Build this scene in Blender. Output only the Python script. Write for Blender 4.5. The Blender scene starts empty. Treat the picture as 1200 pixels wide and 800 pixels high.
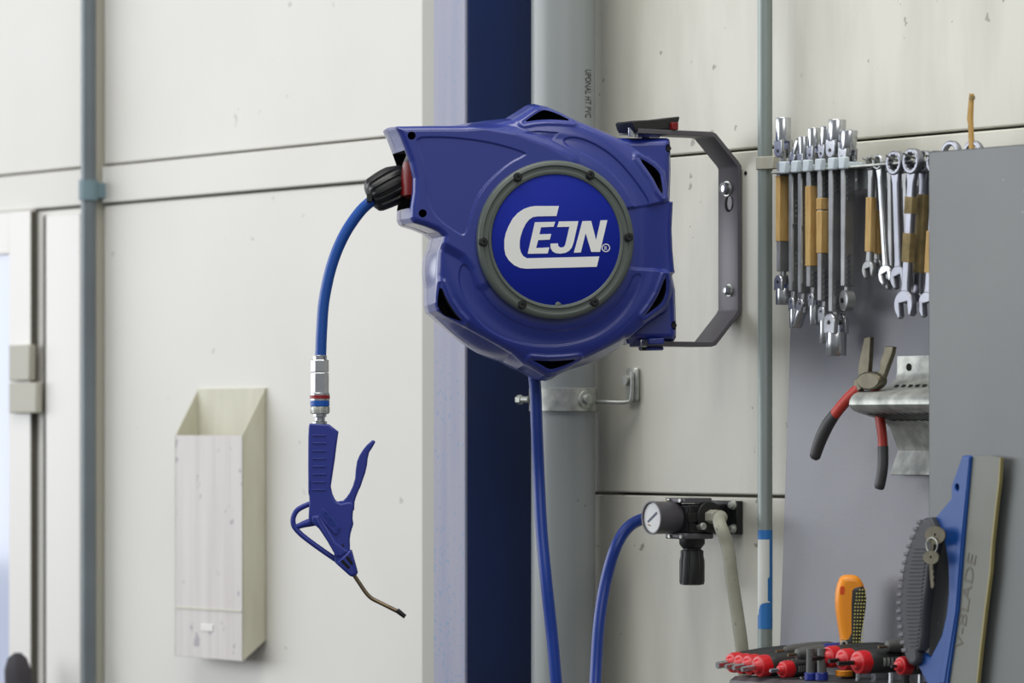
import bpy, bmesh, math, random
import numpy as np
from mathutils import Vector, Matrix
random.seed(7)
S = bpy.context.scene
COL = S.collection
R = math.radians

# ------------------------------------------------------------------ camera, light, exposure
H = 1.5            # camera height; the camera is level
F = 5400.0         # focal length in pixels of a 1200 px wide frame
HOR = 506.0        # the horizon's row
cd = bpy.data.cameras.new('camera'); cam = bpy.data.objects.new('camera', cd); COL.objects.link(cam)
cam.location = (0, 0, H); cam.rotation_euler = (R(90), 0, 0)
cd.sensor_width = 36; cd.lens = F/1200*36; cd.shift_y = (HOR-400)/1200.0
cd.clip_start = .1; cd.clip_end = 100
cd.dof.use_dof = True; cd.dof.focus_distance = 5.42; cd.dof.aperture_fstop = 7.5
S.camera = cam
S.view_settings.view_transform = 'Standard'; S.view_settings.look = 'None'
S.view_settings.gamma = 1; S.view_settings.exposure = -0.07
S.view_settings.use_curve_mapping = False
wd = bpy.data.worlds.new('hall_ambience'); S.world = wd; wd.use_nodes = True
bgn = wd.node_tree.nodes['Background']
bgn.inputs[0].default_value = (.82, .86, .92, 1); bgn.inputs[1].default_value = .30

def area(name, loc, target, sx, sy, power, color=(1, 1, 1)):
    l = bpy.data.lights.new(name, 'AREA'); l.shape = 'RECTANGLE'; l.size = sx; l.size_y = sy
    l.energy = power; l.color = color
    o = bpy.data.objects.new(name, l); COL.objects.link(o); o.location = loc
    d = Vector(target)-Vector(loc); o.rotation_euler = d.to_track_quat('-Z', 'Y').to_euler()
    return o
area('hall_window_light', (-6.5, 8.0, 2.7), (0, 7.6, 1.8), 10.0, 3.2, 385, (.95, .97, 1.0))
area('ceiling_light', (-.6, 4.3, 4.6), (-.1, 5.2, 0), 3.4, 1.6, 105, (1, .98, .93))
area('hall_light_behind', (.9, -.5, 4.4), (.2, 5.6, 1.4), 3.5, 2.2, 80, (1, .98, .95))

# ------------------------------------------------------------------ frames
TH = R(56.3); CS, SN = math.cos(TH), math.sin(TH)
CX, CY = .2736, 5.55
PHI = R(10)
class Frame:
    def __init__(s, o, rz): s.o = Vector(o); s.rz = rz; s.m = Matrix.Rotation(rz, 4, 'Z')
    def world(s, p): return s.o + (s.m @ Vector(p))
WALL = Frame((CX, CY, 0), -TH)          # x along the wall to the right, -y out of it, z up
RO = (.051, 5.4, H+.225)
REEL = Frame(RO, PHI)                   # x right, y to the back, z up; origin at the cover's centre
CAMF = Frame((0, 0, 0), 0)

def W(px, py, w=0.0):                   # a point of the plane that lies w in front of the wall
    k = (px-600)/F; ox, oy = CX-SN*w, CY-CS*w
    s = (k*oy-ox)/(CS+k*SN); Y = oy-SN*s
    return s, -w, H+(HOR-py)/F*Y
def P(px, py, Y):                       # a point at depth Y
    return ((px-600)/F*Y, Y, H+(HOR-py)/F*Y)
def L(px, py, y):                       # a point of the reel's plane of local depth y
    k = (px-600)/F; c, s = math.cos(PHI), math.sin(PHI)
    x = (k*(RO[1]+y*c)-RO[0]+y*s)/(c-k*s)
    return x, y, (HOR-py)/F*(RO[1]+x*s+y*c)+H-RO[2]

# ------------------------------------------------------------------ materials
def srgb(c):
    return tuple(((v/255)/12.92 if v/255 <= .04045 else ((v/255+.055)/1.055)**2.4) for v in c)
def mat(name, col, rough=.5, metal=0.0, col2=None, nscale=6.0, nstretch=(1, 1, 1), bump=0.0, bscale=200.0,
        coat=0.0, lo=.35, hi=.7, emis=0.0, bdist=.001, spec=.5, speck=None, sscale=60., slo=.66):
    m = bpy.data.materials.new(name); m.use_nodes = True
    nt = m.node_tree; b = nt.nodes['Principled BSDF']; N = nt.nodes.new; K = nt.links.new
    c = srgb(col)+(1,)
    b.inputs['Base Color'].default_value = c
    b.inputs['Roughness'].default_value = rough; b.inputs['Metallic'].default_value = metal
    b.inputs['Specular IOR Level'].default_value = spec
    if coat: b.inputs['Coat Weight'].default_value = coat; b.inputs['Coat Roughness'].default_value = .15
    tc = N('ShaderNodeTexCoord')
    last = None
    if col2:
        mp = N('ShaderNodeMapping'); mp.inputs['Scale'].default_value = nstretch
        n = N('ShaderNodeTexNoise'); n.inputs['Scale'].default_value = nscale; n.inputs['Detail'].default_value = 6
        r = N('ShaderNodeMapRange'); r.inputs['From Min'].default_value = lo; r.inputs['From Max'].default_value = hi
        mx = N('ShaderNodeMix'); mx.data_type = 'RGBA'
        mx.inputs[6].default_value = c; mx.inputs[7].default_value = srgb(col2)+(1,)
        K(tc.outputs['Object'], mp.inputs[0]); K(mp.outputs[0], n.inputs[0]); K(n.outputs[0], r.inputs[0])
        K(r.outputs[0], mx.inputs[0]); K(mx.outputs[2], b.inputs['Base Color']); last = mx.outputs[2]
    if speck:
        n = N('ShaderNodeTexNoise'); n.inputs['Scale'].default_value = sscale; n.inputs['Detail'].default_value = 3
        n2 = N('ShaderNodeTexNoise'); n2.inputs['Scale'].default_value = 4.0
        a = N('ShaderNodeMath'); a.operation = 'ADD'; h = N('ShaderNodeMath'); h.operation = 'MULTIPLY'; h.inputs[1].default_value = .35
        r = N('ShaderNodeMapRange'); r.inputs['From Min'].default_value = slo+.17; r.inputs['From Max'].default_value = slo+.2
        mx = N('ShaderNodeMix'); mx.data_type = 'RGBA'
        if last: K(last, mx.inputs[6])
        else: mx.inputs[6].default_value = c
        mx.inputs[7].default_value = srgb(speck)+(1,)
        K(tc.outputs['Object'], n.inputs[0]); K(tc.outputs['Object'], n2.inputs[0]); K(n2.outputs[0], h.inputs[0])
        K(n.outputs[0], a.inputs[0]); K(h.outputs[0], a.inputs[1]); K(a.outputs[0], r.inputs[0]); K(r.outputs[0], mx.inputs[0])
        K(mx.outputs[2], b.inputs['Base Color'])
    if bump:
        n = N('ShaderNodeTexNoise'); n.inputs['Scale'].default_value = bscale; n.inputs['Detail'].default_value = 3
        bp = N('ShaderNodeBump'); bp.inputs['Strength'].default_value = bump; bp.inputs['Distance'].default_value = bdist
        K(tc.outputs['Object'], n.inputs[0]); K(n.outputs[0], bp.inputs['Height']); K(bp.outputs[0], b.inputs['Normal'])
    if emis:
        b.inputs['Emission Color'].default_value = c; b.inputs['Emission Strength'].default_value = emis
    return m
M = dict(
 wall_l=mat('cream_wall_paint', (222, 221, 215), .5, col2=(214, 212, 205), nscale=2.2, bump=.05, bscale=30, speck=(188, 186, 180), sscale=28, slo=.72),
 wall_r=mat('worn_cream_wall_paint', (208, 207, 195), .42, col2=(182, 180, 168), nscale=3.0, nstretch=(3.5, 1, .8), lo=.42, hi=.75, bump=.08, bscale=40, speck=(150, 146, 132), sscale=46, slo=.70),
 joint=mat('joint_rubber', (158, 152, 140), .8),  # one even tone showing in the gaps between wall panels
 floor=mat('concrete', (84, 83, 80), .6, col2=(70, 69, 66), nscale=3),
 trimg=mat('grey_beige_trim', (168, 167, 158), .5),
 lav=mat('pale_worn_paint_sheen', (140, 144, 168), .5, col2=(154, 154, 170), nscale=4, nstretch=(12, 12, .6), speck=(120, 142, 172), sscale=150, slo=.64),  # worn pale paint of the column front, daylight sheen mixed into its colour
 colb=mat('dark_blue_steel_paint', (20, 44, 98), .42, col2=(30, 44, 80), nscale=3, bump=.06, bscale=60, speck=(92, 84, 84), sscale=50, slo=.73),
 pipe=mat('grey_plastic_pipe', (142, 148, 149), .35, col2=(148, 153, 152), nscale=2, speck=(120, 122, 122), sscale=60, slo=.74),
 ink=mat('dark_print', (48, 50, 54), .6),
 galv=mat('galvanised_steel', (204, 207, 200), .46, .7, col2=(150, 154, 150), nscale=55, bump=.1, bscale=60),
 cond=mat('dull_conduit', (150, 160, 158), .45, .45, col2=(132, 142, 138), nscale=8, nstretch=(4, 4, .6)),
 dpipe=mat('dark_grey_pipe', (112, 121, 126), .4, .2, col2=(98, 106, 111), nscale=5),
 dclip=mat('blue_grey_clip', (110, 134, 142), .5),
 shell=mat('blue_moulded_plastic', (29, 48, 138), .42, bump=.05, bscale=900, bdist=.0003, coat=.75),
 shell_rear=mat('blue_moulded_plastic_rear', (29, 48, 138), .42, bump=.05, bscale=900, bdist=.0003, coat=.75),
 black=mat('black_hollow', (6, 6, 9), .9),
 ringm=mat('grey_cover_plastic', (88, 96, 92), .38, bump=.05, bscale=700, bdist=.0003),
 disc=mat('blue_cover_print', (14, 36, 150), .65, spec=.2),
 white=mat('white_print', (238, 240, 238), .5),
 blk=mat('black_plastic', (26, 27, 29), .42, bump=.04, bscale=500, bdist=.0003),
 screw=mat('dark_screw', (52, 54, 54), .35, .7),
 red=mat('red_plastic', (122, 12, 16), .35),
 strap=mat('grey_lacquered_steel', (92, 90, 96), .42, .15, bump=.05, bscale=500, bdist=.0003),
 chrome=mat('chrome', (206, 208, 210), .24, .92, col2=(176, 180, 184), nscale=20),
 steel=mat('brushed_steel', (176, 178, 178), .36, .8, col2=(144, 146, 146), nscale=25),
 steel2=mat('satin_wrench_steel', (158, 160, 170), .36, .88, col2=(134, 136, 142), nscale=12),
 hose=mat('blue_hose', (26, 78, 160), .38),
 hose2=mat('dark_blue_hose', (22, 58, 146), .36),
 ghose=mat('grey_beige_hose', (160, 160, 144), .55, col2=(144, 144, 130), nscale=30, speck=(110, 108, 96), sscale=160, slo=.66),
 gun=mat('blue_gun_plastic', (38, 52, 140), .42, bump=.04, bscale=600, bdist=.0003),
 brass=mat('aged_nozzle_metal', (140, 124, 100), .32, .85, col2=(112, 98, 80), nscale=40),
 bandr=mat('red_band', (140, 22, 26), .4), bandb=mat('blue_band', (10, 84, 176), .4),
 box=mat('off_white_box_paint', (214, 210, 206), .5, col2=(200, 194, 192), nscale=6, nstretch=(8, 8, .5), speck=(168, 162, 168), sscale=40, slo=.66),
 boxs=mat('cream_inner_paint', (206, 204, 184), .5, col2=(194, 191, 170), nscale=8, nstretch=(4, 4, 1)),
 panel=mat('grey_hammered_lacquer', (120, 122, 130), .36, .1, bump=.2, bscale=700, bdist=.0008, col2=(112, 114, 120), nscale=4),
 board=mat('grey_cabinet_lacquer', (108, 112, 112), .4, .15, bump=.1, bscale=300, bdist=.0005, col2=(98, 101, 102), nscale=3, speck=(164, 168, 170), sscale=90, slo=.76),
 tape=mat('brown_masking_tape', (204, 172, 112), .7, col2=(176, 138, 78), nscale=60, nstretch=(3, 3, .5)),
 tapeo=mat('dirty_olive_tape', (150, 132, 88), .75, col2=(112, 98, 64), nscale=70),
 clip=mat('pale_blue_plastic', (200, 212, 220), .35),
 railm=mat('grey_rail_steel', (142, 148, 148), .42, .2),
 pgrip=mat('red_grip', (186, 58, 48), .45), dgrip=mat('charcoal_grip', (62, 62, 64), .5, bump=.1, bscale=700),
 forged=mat('forged_steel', (112, 108, 92), .38, .8, col2=(78, 74, 62), nscale=30, bump=.1, bscale=200),
 sblue=mat('blue_scraper_plastic', (20, 72, 146), .4), sgrip=mat('scraper_grip', (58, 60, 66), .55, bump=.1, bscale=400),
 sgrip2=mat('scraper_inner_grip', (104, 104, 110), .55),
 rubber=mat('translucent_yellowed_rubber', (116, 120, 112), .4, col2=(104, 106, 96), nscale=6), rubedge=mat('yellow_edge', (148, 138, 90), .5),
 rubink=mat('raised_rubber', (98, 94, 82), .5),
 key=mat('old_key_brass', (98, 93, 78), .5, .7, col2=(74, 70, 58), nscale=60),
 tred=mat('red_handle_end', (198, 28, 36), .35), tblk=mat('black_handle_rubber', (44, 46, 46), .5, bump=.1, bscale=500),
 tlab=mat('grey_handle_print', (138, 142, 140), .6),
 tgry=mat('dark_grey_handle', (84, 86, 84), .45), tblu=mat('dark_blue_inset', (22, 42, 128), .4),
 orange=mat('orange_handle', (244, 152, 34), .4), dots=mat('yellow_grip_dots', (196, 188, 104), .6), dkor=mat('orange_red_hollow', (222, 80, 12), .5),
 stick=mat('sticker_blue', (44, 116, 186), .45), stw=mat('sticker_white', (214, 218, 214), .5),
 glass=mat('pale_window_glass', (172, 180, 200), .08, emis=.35), wood=mat('old_taped_stick', (196, 158, 84), .6, col2=(170, 130, 60), nscale=50),
 dfr=mat('white_frame_paint', (228, 226, 222), .4), latch=mat('grey_beige_latch', (176, 174, 160), .5), dkstrip=mat('dark_brown_strip', (84, 80, 72), .7),
 dark=mat('dark_cloth', (62, 60, 66), .8), needle=mat('needle_blue', (30, 50, 90), .4), dial=mat('dial_face', (222, 224, 224), .3),
 holder=mat('grey_tool_holder', (96, 94, 98), .5, .2, col2=(80, 78, 80), nscale=14, bump=.1, bscale=120),
)

# ------------------------------------------------------------------ mesh building
class MB:
    def __init__(s): s.v = []; s.f = []
    def add(s, v, f):
        n = len(s.v); s.v += [tuple(p) for p in v]; s.f += [tuple(i+n for i in q) for q in f]; return s
    def box(s, x0, x1, y0, y1, z0, z1):
        x0, x1 = min(x0, x1), max(x0, x1); y0, y1 = min(y0, y1), max(y0, y1); z0, z1 = min(z0, z1), max(z0, z1)
        v = [(x, y, z) for z in (z0, z1) for y in (y0, y1) for x in (x0, x1)]
        return s.add(v, [(0, 2, 3, 1), (4, 5, 7, 6), (0, 1, 5, 4), (2, 6, 7, 3), (0, 4, 6, 2), (1, 3, 7, 5)])
    def lathe(s, prof, o, ax, n=32, flute=None, up=None):
        ax = Vector(ax).normalized(); o = Vector(o)
        a = Vector(up) if up else (Vector((0, 0, 1)) if abs(ax.z) < .9 else Vector((1, 0, 0)))
        e1 = (a-ax*a.dot(ax)).normalized(); e2 = ax.cross(e1)
        v = []; f = []
        for j, (r, t) in enumerate(prof):
            for i in range(n):
                th = 2*math.pi*i/n
                rr = max(r, 1e-5)*(flute(th, j) if flute else 1)
                v.append(o+ax*t+(e1*math.cos(th)+e2*math.sin(th))*rr)
        for j in range(len(prof)-1):
            for i in range(n):
                k = (i+1) % n; f.append((j*n+i, j*n+k, (j+1)*n+k, (j+1)*n+i))
        f.append(tuple(reversed(range(n)))); m = (len(prof)-1)*n; f.append(tuple(m+i for i in range(n)))
        return s.add(v, f)
    def cyl(s, p0, p1, r0, r1=None, n=24):
        p0, p1 = Vector(p0), Vector(p1); d = p1-p0
        return s.lathe([(r0, 0), (r0 if r1 is None else r1, d.length)], p0, d, n)
    def tube(s, path, r, n=16, flat=1.0):
        path = [Vector(p) for p in path]; rs = r if isinstance(r, (list, tuple)) else [r]*len(path)
        v = []; f = []; prev = None
        for j, p in enumerate(path):
            t = (path[min(j+1, len(path)-1)]-path[max(j-1, 0)]).normalized()
            a = prev if prev else (Vector((0, 1, 0)) if abs(t.y) < .9 else Vector((1, 0, 0)))
            e1 = (a-t*a.dot(t)).normalized(); e2 = t.cross(e1); prev = e1
            for i in range(n):
                th = 2*math.pi*i/n; v.append(p+(e1*math.cos(th)*flat+e2*math.sin(th))*rs[j])
        for j in range(len(path)-1):
            for i in range(n):
                k = (i+1) % n; f.append((j*n+i, j*n+k, (j+1)*n+k, (j+1)*n+i))
        f.append(tuple(reversed(range(n)))); m = (len(path)-1)*n; f.append(tuple(m+i for i in range(n)))
        return s.add(v, f)
    def plate(s, loops, thick, mp, bevel=0.0, seg=2):      # outline with holes, pushed out; mp maps (x, y, z)
        v, f = plate_data(loops, thick, bevel, seg); return s.add([mp(*p) for p in v], f)
def spline(pts, n=8, closed=False):
    P_ = [Vector(p) for p in pts]; out = []; m = len(P_)
    rng = range(m if closed else m-1)
    for i in rng:
        if closed: a, b, c, d = P_[i-1], P_[i], P_[(i+1) % m], P_[(i+2) % m]
        else: a, b, c, d = P_[max(i-1, 0)], P_[i], P_[i+1], P_[min(i+2, m-1)]
        for k in range(n):
            t = k/n
            out.append(.5*((2*b)+(c-a)*t+(2*a-5*b+4*c-d)*t*t+(3*b-a-3*c+d)*t**3))
    if not closed: out.append(P_[-1])
    return out
def chaikin(pts, it=1):
    for _ in range(it):
        o = []
        for i in range(len(pts)):
            a, b = pts[i], pts[(i+1) % len(pts)]
            o += [tuple(.75*p+.25*q for p, q in zip(a, b)), tuple(.25*p+.75*q for p, q in zip(a, b))]
        pts = o
    return pts
def plate_data(loops, thick, bevel, seg=2):
    cu = bpy.data.curves.new('tmp', 'CURVE'); cu.dimensions = '2D'; cu.fill_mode = 'BOTH'
    for lp in loops:
        sp = cu.splines.new('POLY'); sp.points.add(len(lp)-1)
        for q, p in zip(sp.points, lp): q.co = (p[0], p[1], 0, 1)
        sp.use_cyclic_u = True
    cu.extrude = max(thick/2-bevel, 1e-6); cu.bevel_depth = bevel; cu.bevel_resolution = seg
    if bevel: cu.offset = -bevel
    ob = bpy.data.objects.new('tmp', cu); me = ob.to_mesh()
    v = [tuple(p.co) for p in me.vertices]; f = [tuple(p.vertices) for p in me.polygons]
    ob.to_mesh_clear(); bpy.data.objects.remove(ob); bpy.data.curves.remove(cu)
    return v, f
def text_data(txt, size):
    cu = bpy.data.curves.new('tmp', 'FONT'); cu.body = txt; cu.size = size; cu.extrude = .0002; cu.resolution_u = 3
    ob = bpy.data.objects.new('tmp', cu); me = ob.to_mesh()
    v = [tuple(p.co) for p in me.vertices]; f = [tuple(p.vertices) for p in me.polygons]
    ob.to_mesh_clear(); bpy.data.objects.remove(ob); bpy.data.curves.remove(cu)
    return v, f
def face_xz(y): return lambda a, b, c: (a, y-c, b)          # outline in x and z, pushed out along y
def face_yz(x): return lambda a, b, c: (x+c, a, b)          # outline in y and z, pushed out along x
def face_xy(z): return lambda a, b, c: (a, b, z+c)
def sheet(path, t):                                         # an open line thickened into a closed outline
    n = len(path); l, r = [], []
    for i in range(n):
        a = Vector(path[max(i-1, 0)]); b = Vector(path[i]); c = Vector(path[min(i+1, n-1)])
        d1 = (b-a).normalized() if i else (c-b).normalized(); d2 = (c-b).normalized() if i < n-1 else d1
        n1 = Vector((-d1.y, d1.x)); n2 = Vector((-d2.y, d2.x)); m = (n1+n2).normalized(); k = t/2/max(m.dot(n1), .3)
        l.append(tuple(b+m*k)); r.append(tuple(b-m*k))
    return l+r[::-1]
def ngon(cx, cy, r, n=24, ry=None, a0=0):
    return [(cx+r*math.cos(a0+2*math.pi*i/n), cy+(ry or r)*math.sin(a0+2*math.pi*i/n)) for i in range(n)]

BASE = {}
def tag(o, label=None, cat=None, group=None, kind=None):
    for k, v in (('label', label), ('category', cat), ('group', group), ('kind', kind)):
        if v: o[k] = v
    return o
def thing(name, label, cat, frame, base, group=None):
    o = bpy.data.objects.new(name, None); COL.objects.link(o); o.empty_display_size = .02
    o.location = frame.world(base); o.rotation_euler = (0, 0, frame.rz)
    BASE[o.name] = (frame, Vector(base)); return tag(o, label, cat, group)
def mesh(name, mb, material, smooth=38):
    me = bpy.data.meshes.new(name); me.from_pydata(mb.v, [], mb.f); me.update()
    bm = bmesh.new(); bm.from_mesh(me); bmesh.ops.recalc_face_normals(bm, faces=bm.faces); bm.to_mesh(me); bm.free()
    me.materials.append(material)
    if smooth:
        me.polygons.foreach_set('use_smooth', [True]*len(me.polygons)); me.set_sharp_from_angle(angle=R(smooth))
    return me
def bev(o, w, seg=2):
    m = o.modifiers.new('edge', 'BEVEL'); m.width = w; m.segments = seg; m.limit_method = 'ANGLE'; m.angle_limit = R(40)
    m.harden_normals = False; return o
def part(name, mb, material, parent, bevel=0, smooth=38, label=None):
    fr, b = BASE[parent.name]
    mb.v = [tuple(Vector(p)-b) for p in mb.v]
    o = bpy.data.objects.new(name, mesh(name, mb, material, smooth)); COL.objects.link(o); o.parent = parent
    BASE[o.name] = (fr, b)
    if bevel: bev(o, bevel)
    if label: o['label'] = label
    return o
def solid(name, mb, material, frame, base, label=None, cat=None, group=None, kind=None, bevel=0, smooth=38):
    b = Vector(base); mb.v = [tuple(Vector(p)-b) for p in mb.v]
    o = bpy.data.objects.new(name, mesh(name, mb, material, smooth)); COL.objects.link(o)
    o.location = frame.world(b); o.rotation_euler = (0, 0, frame.rz); BASE[o.name] = (frame, b)
    if bevel: bev(o, bevel)
    return tag(o, label, cat, group, kind)

# ================================================================== the setting
solid('floor', MB().box(-9, 9, -2, 14, -.1, 0), M['floor'], CAMF, (0, 0, 0), kind='structure')
uCOL = W(520, 400, .02)[0]
zS1, zS2, zS3 = H+.397, H+.339, H-.077
wall = solid('wall_back', MB().box(-9, 1.1, .03, .13, 0, 3.2), M['joint'], WALL, (-1, 0, 0), kind='structure')
G = .0016
def wpanel(u0, u1, z0, z1, m, y=0.0):
    return part('panel', MB().box(u0+G, u1-G, y, .031, z0+G, z1-G), M[m], wall, bevel=.002)
u122, u95, u90 = W(121, 400)[0], W(95, 400)[0], W(90, 400)[0]
uT = W(503, 400)[0]
for a, b in ((u122, uT), (-9, u122-.02)):
    wpanel(a, b, 0, zS2-.0, 'wall_l'); wpanel(a, b, zS2, zS1, 'wall_l', -.004); wpanel(a, b, zS1, 3.2, 'wall_l')
part('panel', MB().box(u122-.02, u122, -.012, .031, 0, 3.2), M['latch'], wall, bevel=.002, label='narrow beige cover strip')
uR = 1.1
wpanel(uT, uR, zS3, zS2, 'wall_r'); wpanel(uT, uR, zS2, 3.2, 'wall_r', .002); wpanel(uT, uR, 0, zS3, 'wall_r', .001)
# small drilled hole beside the bracket
hx, _, hz = W(870.5, 203)
part('drill_hole', MB().cyl((hx+.006, .001, hz), (hx+.006, -.0008, hz), .0024), M['black'], wall)
# grey vertical trim left of the column
a, b = W(494, 400, .02)[0], W(512, 400, .02)[0]
solid('trim_1', MB().box(a, b, -.02, 0, 0, 3.2), M['trimg'], WALL, (a, 0, 0), kind='structure', bevel=.002)
# left window: frame, pane, latch, dark side strip
wa, wb = W(10, 400, .012)[0], W(35.5, 400, .012)[0]
zt = W(20, 247, .012)[2]
wdw = solid('window_1', MB().box(wa, wb, -.012, 0, .6, zt), M['dfr'], WALL, (wa, 0, .6), kind='structure', bevel=.002)
part('frame_side_strip', MB().box(wb-.001, wb+.0012, -.011, 0, .6, zt-.002), M['dkstrip'], wdw)  # dark strip covering the right side of the frame
part('window_frame', MB().box(wa-.9, wa, -.011, 0, W(5, 298, .012)[2], zt), M['dfr'], wdw, bevel=.002)
part('pane', MB().box(wa-.9, wa, -.006, -.001, .6, W(5, 298, .012)[2]), M['glass'], wdw)
l0, l1 = W(10, 400, .022)[0], W(34, 400, .022)[0]
part('latch', MB().box(l0, l1, -.022, -.010, W(20, 446, .022)[2], W(20, 404, .022)[2]), M['latch'], wdw, bevel=.002)
l1 = W(42, 400, .022)[0]
part('latch', MB().box(l0, l1, -.022, -.010, W(20, 484, .022)[2], W(20, 448, .022)[2]), M['latch'], wdw, bevel=.002)
# thin batten right of the window
a = W(52, 400, .01)[0]; b = W(92, 400, .01)[0]
solid('trim_2', MB().box(a, b, -.008, 0, 0, W(60, 252, .01)[2]), M['dfr'], WALL, (a, 0, 0), kind='structure', bevel=.002)

part_ = MB().box(a-.006, a, -.009, 0, 0, W(60, 252, .01)[2]); solid('trim_3', part_, M['dkstrip'], WALL, (a, 0, 0), kind='structure')
# dark cloth-topped thing at the left foot of the frame
lo = thing('rag', 'small dark crumpled rag hanging at lower left corner of the window', 'rag', WALL, (W(28, 800, .05)[0], -.05, W(28, 830, .05)[2]))
a = W(16, 800, .06)[0]; b = W(38, 800, .06)[0]
rz0, rz1 = W(28, 850, .06)[2], W(28, 764, .06)[2]
part('cloth', MB().lathe([(.006, 0), (.018, .006), (.021, .03), (.020, .06), (.019, .085), (.014, rz1-rz0-.008), (.005, rz1-rz0)], ((a+b)/2+.012, -.075, rz0), (0, 0, 1), 20,
     flute=lambda t, j: 1+.12*math.sin(5*t+j)), M['dark'], lo)

# vertical dark pipe on the left wall
u0, y0, _ = W(103.5, 400, .03)
rp = .0092*7.0/5.4*.95
vp = thing('wall_pipe', 'dark grey vertical pipe in front of the left white wall', 'pipe', WALL, (u0, y0, 0))
part('pipe', MB().cyl((u0, y0, 0), (u0, y0, 3.2), rp, n=20), M['dpipe'], vp)
z = W(103, 222, .03)[2]
cl = part('clip', MB().cyl((u0, y0, z-.016), (u0, y0, z+.014), rp*1.28, n=20).box(u0-.006, u0+.006, y0, .0, z-.012, z+.01), M['dclip'], vp)

# ------------------------------------------------------------------ steel column
wf = .13
a = W(508, 400, wf)[0]; b = W(545, 400, wf)[0]; yb = -.024
col = thing('steel_column', 'blue steel column with pale scuffed, sheen-painted front face beside grey pipe', 'column', WALL, (a, yb, 0))
part('front_flange', MB().box(a, b, -wf, -wf+.004, 0, 3.2), M['lav'], col, bevel=.0012, label='pale lavender front face, sheen painted in, with blue chips')
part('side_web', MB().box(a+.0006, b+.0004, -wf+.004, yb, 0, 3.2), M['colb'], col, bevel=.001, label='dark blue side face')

# ------------------------------------------------------------------ grey drain pipe and its clamp
wpc = .058
k = W(660, 400, wpc); rP = 37.0/F*5.83
pu, py_ = k[0], -wpc
dp = thing('drain_pipe', 'thick grey plastic drain pipe with printed letters beside the blue column', 'pipe', WALL, (pu, py_, 0))
part('pipe', MB().cyl((pu, py_, 0), (pu, py_, 3.2), rP, n=64), M['pipe'], dp)
mb = MB(); v, f = text_data('UPONAL HT PVC', .0105)
x1 = max(p[0] for p in v)
al = R(-56.3+180) # letters wrap on the side turned to the camera
ztop = H+(HOR-86)/F*5.8; sc = (56/F*5.8)/x1
dirx = (689-660)/37.0
ph = math.asin(dirx)                # angle from the view direction to the right
def wrap(p):
    # p.x runs down the pipe, p.y runs round it
    ang = ph + (p[1]-.004)*1.6/rP
    X, Yd = math.sin(ang), -math.cos(ang)
    # world direction -> wall frame
    wx = X*CS - Yd*SN; wy = X*SN + Yd*CS
    r = rP+.0002+p[2]
    return (pu+wx*r, py_+wy*r, ztop-p[0]*sc)
mb.add([wrap(p) for p in v], f)
part('printed_lettering', mb, M['ink'], dp, smooth=0)

cz0, cz1 = H+(HOR-482)/F*5.8, H+(HOR-455)/F*5.8
pc = thing('pipe_clamp', 'galvanised band clamp holding the grey drain pipe, with bolt and wall rod', 'clamp', WALL, (pu, 0, cz0))
mb = MB(); mb.lathe([(rP+.0002, 0), (rP+.0028, .0005), (rP+.0028, cz1-cz0-.0005), (rP+.0002, cz1-cz0)], (pu, py_, cz0), (0, 0, 1), 64)
part('band', mb, M['galv'], pc)
zc = (cz0+cz1)/2
def around(px_off, rr):
    ang = math.asin(max(-1, min(1, px_off/37.0))); X, Yd = math.sin(ang), -math.cos(ang)
    return pu+(X*CS-Yd*SN)*rr, py_+(X*SN+Yd*CS)*rr
e0 = around(24, rP); e1 = around(34, rP+.012)
mb = MB(); mb.cyl((e0[0], e0[1], zc), (e0[0]-.012, e0[1]-.02, zc), .0038, n=12)
part('bolt', mb, M['galv'], pc)
mb = MB(); d = Vector((e0[0]-pu, e0[1]-py_, 0)).normalized()
c = Vector((pu, py_, zc))+d*(rP+.001)
mb.lathe([(.0115, 0), (.0115, .003), (.006, .0035), (.006, .008), (.0001, .008)], c, d, 24); part('washer', mb, M['galv'], pc, bevel=.0005)
e = around(-36, rP+.004)
mb = MB(); mb.cyl((e[0], e[1], zc), (e[0]-.0155, e[1]-.004, zc), .0042, n=12); mb.cyl((e[0]-.012, e[1]-.003, zc), (e[0]-.018, e[1]-.005, zc), .006, n=6)
part('bolt', mb, M['galv'], pc)
# rod from clamp to wall plate
r0 = around(36.5, rP+.002); a = W(740, 470, .012); tt = W(740, 436, .012)
mb = MB(); mb.tube(spline([(r0[0], r0[1], zc-.003), (.6*r0[0]+.4*a[0], -.03, zc-.003), (a[0]-.006, -.014, zc-.003), (a[0], -.012, zc+.005), (a[0], -.011, tt[2])], 6), .0026, 10)
part('rod', mb, M['galv'], pc)
p0 = W(733, 452, .008)
mb = MB(); mb.box(a[0]-.019, a[0]+.003, -.008, -.0, zc-.002, tt[2]+.006)
part('wall_plate', mb, M['galv'], pc, bevel=.003)
mb = MB(); mb.lathe([(.009, 0), (.009, .003), (.0065, .003), (.0065, .009)], (a[0]-.009, -.008, tt[2]-.010), (0, -1, 0), 18)
part('bolt', mb, M['galv'], pc)

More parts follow.
